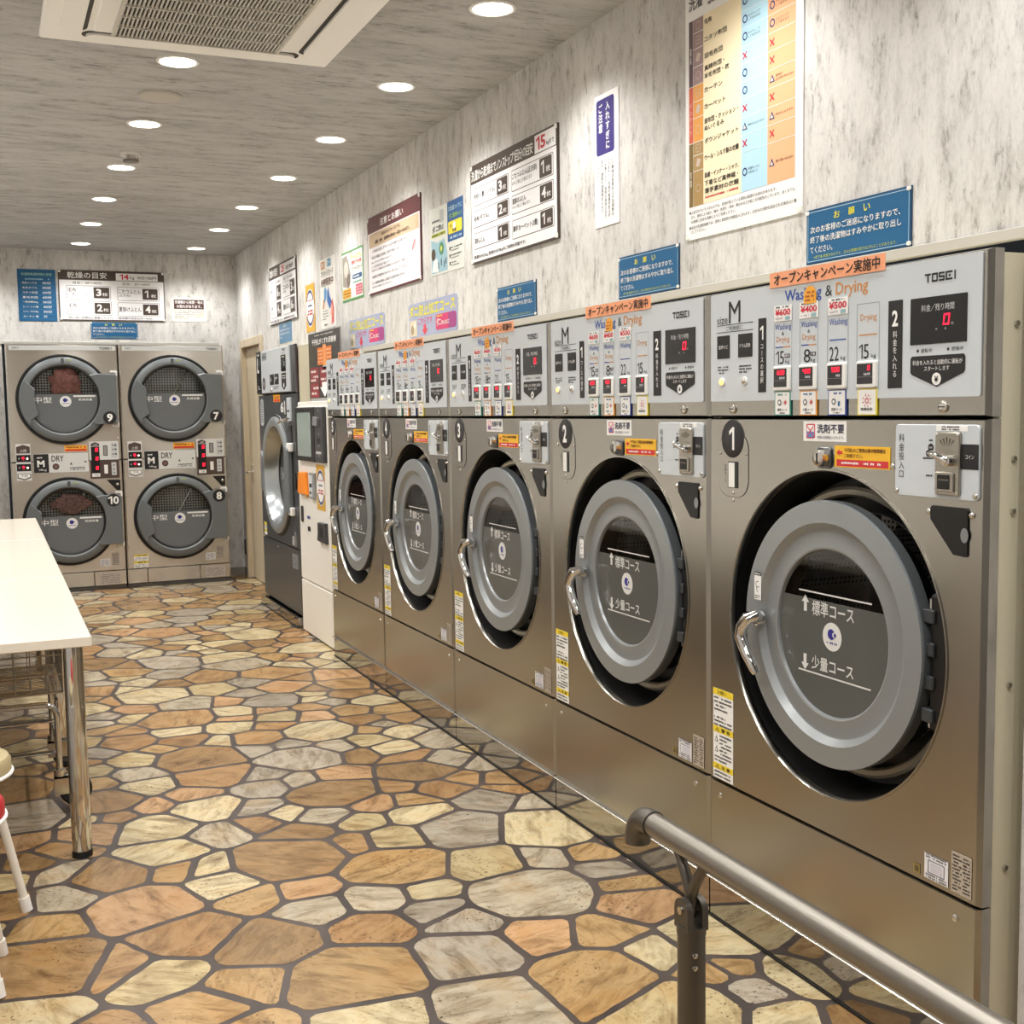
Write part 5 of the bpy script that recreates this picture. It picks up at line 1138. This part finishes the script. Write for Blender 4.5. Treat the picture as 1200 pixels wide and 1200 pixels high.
m.plate(rrect(0.665, 0.72, 0.165, 0.235, 0.01, 3), d, d+0.0006, M('#d3dbe4')); m.disc(0.825, 0.195, 0.035, d+0.0006, M('#e4c9cc'), 20, 0.03); m.line(0.80, 0.17, 0.85, 0.22, 0.012, d+0.0012, M('#c87078'))
pins(m, w, h, 0.008)
hang(m, 'house_rules_board', 'white board with maroon heading and tan band high above washer number 5', 'sign', 6.835, o)

m = MB(); w, h = 0.465, 0.336; d = 0.0027; o = 2.180; m.plate([(0, 0), (w, 0), (w, h), (0, h)], 0, 0.002, M('#dfe2dc', 0.4)); DB = M('#2a5e96', 0.4)
m.rect(0.250, w, 0.143, h, d, DB); m.text('お洗濯ついでに', 0.268, 0.448, 0.288, 0.312, d+0.0006, M('#bfe0f0'), 0.02); m.text('ダニ退治もっ！', 0.275, 0.44, 0.252, 0.275, d+0.0006, M('#a8cf5a'), 0.02); m.poly(rrect(0.260, 0.446, 0.178, 0.238, 0.012, 4), d+0.0006, M('#f2dc3c')); m.disc(0.345, 0.212, 0.020, d+0.0012, WHITE, 20); m.text('防ダニ', 0.285, 0.32, 0.205, 0.225, d+0.0012, M('#4a5a2a')); m.text('効果', 0.32, 0.37, 0.183, 0.200, d+0.0018, INK, 0.02); m.fine(0.27, 0.44, 0.152, 0.166, d+0.0006, M('#bcd4e6'), 2)
m.text('ダニ', 0.03, 0.13, 0.213, 0.248, d, INK, 0.02); m.text('防止', 0.13, 0.20, 0.218, 0.245, d, INK, 0.02); m.fine(0.03, 0.14, 0.262, 0.274, d, M('#555555'), 3); m.rect(0.018, 0.225, 0.190, 0.208, d, M('#c8d060')); m.fine(0.03, 0.21, 0.193, 0.205, d+0.0006, M('#4f5a20'), 6)
m.poly(rrect(0.14, 0.20, 0.255, 0.315, 0.01, 3), d, M('#b9bcbc')); m.poly([(0.012, 0.012), (0.24, 0.012), (0.24, 0.10), (0.20, 0.17), (0.10, 0.16), (0.012, 0.182)], d, M('#9fc3d0')); m.disc(0.045, 0.105, 0.030, d+0.0006, M('#574636'), 20); m.poly([(0.02, 0.02), (0.12, 0.012), (0.10, 0.08), (0.05, 0.085)], d+0.0006, M('#e8ecee'))
m.disc(0.16, 0.125, 0.032, d+0.0006, M('#4f8a66'), 22); m.disc(0.16, 0.125, 0.014, d+0.0012, M('#d8dc6a'), 14)
for i, u in enumerate((0.11, 0.15, 0.19, 0.215)): m.rect(u, u+0.012, 0.03+0.012*(i % 2), 0.062+0.012*(i % 2), d+0.0006, M('#4a5560'))
for i in range(3):
    m.rect(0.270, 0.285, 0.100-0.036*i, 0.116-0.036*i, d, INK); m.fine(0.292, 0.44 - 0.07*(i == 2), 0.107-0.036*i, 0.115-0.036*i, d, M('#444444'), i); m.fine(0.292, 0.40, 0.094-0.036*i, 0.100-0.036*i, d, M('#777777'), 8+i)
hang(m, 'mite_poster', 'pale green and blue poster with a yellow box between two white boards', 'poster', 5.772, o)

m = MB(); w, h = 0.465, 0.310; d = 0.0027; o = 2.190; m.plate([(0, 0), (w, 0), (w, h), (0, h)], 0, 0.002, M('#5a9a5c', 0.45)); m.rect(0.010, w-0.010, 0.014, h-0.012, d, M('#eeeee6')); d += 0.0006
m.poly([(0.02, 0.10), (0.16, 0.08), (0.20, 0.16), (0.16, 0.24), (0.12, 0.29), (0.02, 0.28)], d, M('#9c948c')); m.disc(0.10, 0.20, 0.05, d+0.0006, M('#c9c4ba'), 20); m.disc(0.15, 0.13, 0.04, d+0.0006, M('#7a7068'), 18)
m.text('かんたん', 0.20, 0.44, 0.248, 0.285, d, M('#e6dc30'), 0.05); m.fine(0.16, 0.24, 0.288, 0.298, d, RED, 2); m.text('便利でお得', 0.22, 0.43, 0.215, 0.240, d, M('#d84a4a'), 0.03); m.text('プリペイドカード', 0.22, 0.445, 0.175, 0.203, d, INK, 0.01); m.poly(rrect(0.24, 0.44, 0.125, 0.153, 0.01, 3), d, M('#2c5f8c')); m.fine(0.26, 0.42, 0.133, 0.145, d+0.0006, WHITE, 3); m.fine(0.25, 0.43, 0.100, 0.112, d, M('#4a9a8c'), 4)
m.poly(rrect(0.30, 0.445, 0.025, 0.09, 0.015, 4), d+0.0002, M('#d4687c')); m.poly(rrect(0.02, 0.20, 0.02, 0.08, 0.01, 3), d+0.0012, M('#e6b44c'))
for i in range(3): m.fine(0.03, 0.19, 0.028+0.017*i, 0.038+0.017*i, d+0.0018, M('#a8642a'), i); m.fine(0.31, 0.435, 0.033+0.017*i, 0.042+0.017*i, d+0.0018, M('#f4d8dc'), 4+i)
hang(m, 'prepaid_card_poster', 'small poster with a green border and yellow heading, left of the maroon-topped board', 'poster', 7.425, o)

m = MB(); w, h = 0.375, 0.465; d = 0.0027; o = 2.057; m.plate([(0, 0), (w, 0), (w, h), (0, h)], 0, 0.002, M('#edebe6', 0.45))
m.rect(0.03, 0.13, 0.40, 0.45, d, M('#c8863a')); m.rect(0.20, 0.29, 0.405, 0.455, d, M('#5f9cc0')); m.text('羽毛', 0.04, 0.12, 0.408, 0.442, d+0.0006, WHITE, 0.02); m.text('カード', 0.205, 0.285, 0.415, 0.445, d+0.0006, WHITE, 0.02); m.text('プリペイドカード', 0.03, 0.34, 0.348, 0.388, d, M('#4a3a34'), 0.01); m.text('好評発売中', 0.03, 0.34, 0.282, 0.335, d, M('#5a2f22'), 0.03)
FE = [('#5f9cd0', [(0.10, 0.17), (0.16, 0.20), (0.17, 0.25), (0.13, 0.285), (0.10, 0.25)]), ('#3f6fb4', [(0.17, 0.18), (0.24, 0.12), (0.29, 0.17), (0.24, 0.21), (0.21, 0.275), (0.18, 0.24)]), ('#d8a07a', [(0.05, 0.14), (0.09, 0.13), (0.12, 0.20), (0.08, 0.20)]), ('#e0706a', [(0.27, 0.02), (0.33, 0.03), (0.34, 0.12), (0.31, 0.19), (0.26, 0.15), (0.28, 0.10)]), ('#f0b49c', [(0.25, 0.09), (0.29, 0.07), (0.31, 0.14), (0.28, 0.16)])]
for c, p in FE: m.poly(p, d + 0.0006*(c == '#f0b49c'), M(c, 0.5))
for i in range(4): m.fine(0.05, 0.20 - 0.06*(i == 3), 0.115-0.018*i, 0.123-0.018*i, d, M('#77706a'), i)
m.fine(0.09, 0.16, 0.02, 0.032, d, M('#444444'), 9)
hang(m, 'feather_poster', 'white poster with blue and pink feather shapes, above the dark change machine poster', 'poster', 7.975, o)
m = MB(); emblem(m, 0, 0.245, 0, 0.330, 0.003); m.plate([(0, 0), (0.245, 0), (0.245, 0.330), (0, 0.330)], 0, 0.0024, M('#d6a53c', 0.5))
hang(m, 'gold_wall_sticker', 'gold strip sticker with a white navy-ringed oval on the wall above large washer 6', 'sticker', 8.378, 2.064)

m = MB(); w, h = 0.79, 0.456; d = 0.0087; o = 1.595; m.plate([(0, 0), (w, 0), (w, h), (0, h)], 0, 0.008, M('#9a9a98', 0.4)); m.rect(0.004, w-0.004, 0.022, h-0.004, d, M('#35322f', 0.4)); e = d+0.0006
m.fine(0.17, 0.63, 0.428, 0.440, e, M('#b9b4ae'), 3); m.text('千円札がくずれ両替機', 0.10, 0.70, 0.372, 0.412, e, WHITE, 0.03)
OG = M('#d8742e', 0.5); m.rect(0.235, 0.585, 0.238, 0.352, e, OG); m.rect(0.375, 0.455, 0.232, 0.368, e+0.0006, M('#e89a5c'))
for i in range(4): m.fine(0.245, 0.365, 0.252+0.024*i, 0.266+0.024*i, e+0.0006, M('#f4c79c'), i); m.fine(0.465, 0.575, 0.252+0.024*i, 0.266+0.024*i, e+0.0006, M('#f4c79c'), 7+i)
m.rect(0.36, 0.47, 0.210, 0.230, e, WHITE)
MR2 = M('#8a2f36', 0.45)
for a, b, z0, z1 in ((0.03, 0.255, 0.125, 0.225), (0.285, 0.50, 0.10, 0.225), (0.03, 0.255, 0.027, 0.120)): m.rect(a, b, z0, z1, e, MR2)
for a, z, s in ((0.055, 0.19, 4), (0.11, 0.155, 5), (0.055, 0.132, 6), (0.11, 0.08, 7), (0.055, 0.045, 8), (0.33, 0.185, 9), (0.31, 0.135, 10)): m.fine(a, a+0.13, z, z+0.018, e+0.0006, WHITE, s)
m.poly([(0.335, 0.125), (0.335, 0.092), (0.285, 0.092), (0.40, 0.028), (0.515, 0.092), (0.465, 0.092), (0.465, 0.125)], e+0.0006, WHITE)
tag(m.build('change_machine_poster', None, (2.028, 7.955, 1.568), RW), 'dark poster with orange block, maroon squares and white arrow standing on the payment machine', 'poster')

# ------------------------------------------------------------------ folding tables
def table(y0, y1, label):
    t = thing('white_work_table', label, 'table', (-0.05, (y0+y1)/2, 0), 0, 'white tables in a row')
    L_ = (y1-y0)/2 - 0.002; TP = M('#f1eadb', 0.14, name='cream_laminate')
    m = MB(); m.box(-0.53, 0.328, -L_, L_, 0.735, 0.770, TP, 0.003); m.build('table_top', t)
    m = MB(); m.box(-0.46, 0.27, -L_+0.30, -L_+0.325, 0.700, 0.734, STEEL_D); m.build('apron', t); m = MB(); m.box(-0.46, 0.27, L_-0.085, L_-0.06, 0.690, 0.734, STEEL_D); m.build('apron', t)
    for x in (-0.475, 0.272):
        for y in (-L_+0.085, L_-0.085):
            m = MB(); m.cyl((x, y, 0.02), (x, y, 0.735), 0.0325, CHROME, 32); m.build('leg', t)
            m = MB(); m.cyl((x, y, 0.0), (x, y, 0.022), 0.0335, RUBBER, 32); m.build('foot_cap', t)
table(4.092, 5.69, 'cream-topped table with chrome legs, nearest of the row, with a wire cart beneath')
table(5.694, 7.50, 'cream-topped table with chrome legs in the middle of the row of three')
table(7.504, 9.10, 'cream-topped table with chrome legs, last of the row, nearest the dryers')

# wire cart under the near table
ct = thing('wire_laundry_cart', 'chrome wire laundry cart on casters under the near white table', 'cart', (-0.10, 5.03, 0))
CW = M('#b9b6b0', 0.2, 1.0, name='wire_metal')
x0, x1, y0, y1 = -0.36, 0.310, -0.27, 0.27
m = MB()
def loop(z, k=0.0, r=0.004): m.tube([(x0+k, y0+k, z), (x1-k, y0+k, z), (x1-k, y1-k, z), (x0+k, y1-k, z)], r, CW, 8, True)
for z, r in ((0.445, 0.0055), (0.515, 0.003), (0.590, 0.003), (0.655, 0.006)): loop(z, 0.0, r)
nx = 12
for i in range(nx+1):
    x = x0 + (x1-x0)*i/nx
    for y in (y0, y1): m.cyl((x, y, 0.445), (x, y, 0.655), 0.0022, CW, 6)
    m.cyl((x, y0, 0.445), (x, y1, 0.445), 0.0022, CW, 6)
for i in range(11):
    y = y0 + (y1-y0)*i/10
    for x in (x0, x1): m.cyl((x, y, 0.445), (x, y, 0.655), 0.0022, CW, 6)
for i in range(22):
    y = y0 + (y1-y0)*i/21; m.cyl((x0, y, 0.445), (x1, y, 0.445), 0.0018, CW, 6)
m.build('basket', ct)
for sy in (y0, y1):
    m = MB(); xa, xb = x0+0.02, x1-0.025; r = 0.012
    arc = lambda cx, cz, a0, a1: [(cx+0.05*math.cos(math.radians(a)), sy, cz+0.05*math.sin(math.radians(a))) for a in range(a0, a1-1, -15)]
    m.tube([(xa, sy, 0.115)] + arc(xa+0.05, 0.352, 180, 90) + arc(xb-0.05, 0.352, 90, 0) + [(xb, sy, 0.115)], r, CHROME, 12); m.build('frame_hoop', ct)
    m = MB(); m.cyl((xa, sy, 0.337), (xb, sy, 0.337), 0.007, CHROME, 10); m.cyl((xa, sy, 0.215), (xb, sy, 0.215), 0.008, CHROME, 10); m.build('cross_bar', ct)
m = MB()
for x in (x0+0.02, x1-0.025):
    for z in (0.20, 0.42): m.cyl((x, y0, z), (x, y1, z), 0.007, CHROME, 8)
m.build('side_bar', ct)
for x in (x0+0.02, x1-0.025):
    for y in (y0, y1):
        m = MB(); m.cyl((x, y, 0.12), (x, y, 0.145), 0.022, SCREW, 16); m.box(x-0.022, x+0.065, y-0.02, y-0.016, 0.05, 0.12, SCREW); m.box(x-0.022, x+0.065, y+0.016, y+0.02, 0.05, 0.12, SCREW); m.box(x-0.022, x+0.03, y-0.02, y+0.02, 0.112, 0.12, SCREW)
        co = m.build('caster', ct)
        m = MB(); cx = x+0.055; n = 32; vs = []; fs = []
        prof = [(0.036, -0.012), (0.053, -0.014), (0.060, -0.008), (0.060, 0.008), (0.053, 0.014), (0.036, 0.012)]
        for i in range(n):
            a = 2*PI*i/n; vs += [(cx+r*math.cos(a), y+q, 0.060+r*math.sin(a)) for r, q in prof]
        for i in range(n):
            j = (i+1) % n
            for q in range(5): fs.append((i*6+q, j*6+q, j*6+q+1, i*6+q+1))
        m.add(vs, fs, RUBBER, True); m.cyl((cx, y-0.010, 0.06), (cx, y+0.010, 0.06), 0.037, M('#5a5855', 0.5), 24); m.cyl((cx, y-0.022, 0.06), (cx, y+0.022, 0.06), 0.008, SCREW, 12); m.build('wheel', co)

# stools
def stool(x, y, ang, seat, label):
    t = thing('round_stool', label, 'stool', (x, y, 0)); R0 = 0.165; zs = 0.495
    m = MB(); n = 40; prof = [(0.0001, zs), (R0-0.03, zs), (R0-0.008, zs-0.006), (R0, zs-0.018), (R0, zs-0.052)]; vs = []; fs = []; k = len(prof)
    for i in range(n):
        a = 2*PI*i/n; vs += [(r*math.cos(a), r*math.sin(a), z) for r, z in prof]
    for i in range(n):
        j = (i+1) % n
        for q in range(k-1): fs.append((i*k+q, i*k+q+1, j*k+q+1, j*k+q))
    m.add(vs, fs, seat, True); m.build('seat', t)
    m = MB(); m.tube([((R0+0.001)*math.cos(2*PI*i/n), (R0+0.001)*math.sin(2*PI*i/n), zs-0.055) for i in range(n)], 0.006, WHITE, 8, True); m.cyl((0, 0, zs-0.058), (0, 0, zs-0.050), R0-0.004, WHITE, 32); m.build('seat_rim', t)
    WL_ = M('#e9e4da', 0.35, name='white_tube')
    for q in range(4):
        a = math.radians(ang + 90*q); c, s_ = math.cos(a), math.sin(a)
        m = MB(); m.cyl((0.10*c, 0.10*s_, zs-0.056), (0.183*c, 0.183*s_, 0.028), 0.0125, WL_, 16); lo = m.build('leg', t)
        m = MB(); m.cyl((0.179*c, 0.179*s_, 0.045), (0.188*c, 0.188*s_, 0.001), 0.0165, M('#f4f2ee', 0.4), 16); m.build('foot_cap', lo)
stool(-0.152, 3.79, -5, M('#b3a47e', 0.45, name='khaki_vinyl'), 'round stool with khaki vinyl seat and white legs in front of the tables')
stool(-0.175, 3.362, 43, M('#b5202c', 0.40, name='red_vinyl'), 'round stool with red vinyl seat and white legs, nearest at the picture edge')

# ------------------------------------------------------------------ handrail
hr = thing('handrail', 'bronze metal handrail on a post in front of washer number 1', 'handrail', (1.063, 1.668, 0))
m = MB(); RZ = 0.748; r = 0.0215
m.cyl((0, -1.9, RZ), (0, 0.128, RZ), r, RAILM, 32); m.build('rail', hr)
m = MB(); R1 = 0.042; pts = [(0, 0.123, RZ), (0, 0.140, RZ)] + [(0, 0.140 + R1*math.sin(math.radians(a)), RZ - R1 + R1*math.cos(math.radians(a))) for a in range(15, 91, 15)] + [(0, 0.140+R1, RZ-R1-0.010)]
m.tube(pts, r+0.0025, POSTM, 28); m.build('end_elbow', hr)
for py in (0.0, -1.3):
    m = MB(); m.cyl((0, py, 0.0), (0, py, 0.598), 0.0243, POSTM, 32); m.cyl((0, py, 0.0), (0, py, 0.012), 0.05, POSTM, 32)
    po = m.build('post', hr)
    m = MB()
    for z in (0.567, 0.545): m.lathe(-0.008, z, [(0.0045, 0.023), (0.0045, 0.0262), (0.002, 0.0272), (0.0001, 0.0272)], SCREW, 12)
    m.build('post_screw', po).location.y = py
    m = MB(); m.cyl((0, py, 0.596), (0, py, 0.612), 0.0255, POSTM, 32)
    for sx in (-1, 1):
        pr = [(py-0.021, 0.606), (py+0.021, 0.606), (py+0.021, 0.640)] + [(py + 0.021*math.cos(math.radians(a)), 0.640+0.021*math.sin(math.radians(a))) for a in range(20, 180, 20)] + [(py-0.021, 0.640)]
        a, b = (0.009, 0.021) if sx > 0 else (-0.021, -0.009); n = len(pr)
        m.add([(a, y, z) for y, z in pr] + [(b, y, z) for y, z in pr], [tuple(range(n)), tuple(range(n, 2*n))[::-1]] + [(i, (i+1) % n, n+(i+1) % n, n+i) for i in range(n)], POSTM)
    m.cyl((-0.024, py, 0.640), (0.024, py, 0.640), 0.007, SCREW, 14); m.build('swivel_fork', hr)
    m = MB(); m.tube([(0, py, 0.625), (0, py, 0.655), (0, py, 0.675)], [0.008, 0.011, 0.010], POSTM, 14)
    for s_ in (-1, 1): m.tube([(0, py, 0.660), (0, py+s_*0.014, 0.690), (0, py+s_*0.036, 0.722), (0, py+s_*0.050, 0.732)], [0.010, 0.010, 0.009, 0.006], POSTM, 12)
    m.build('saddle_bracket', hr)
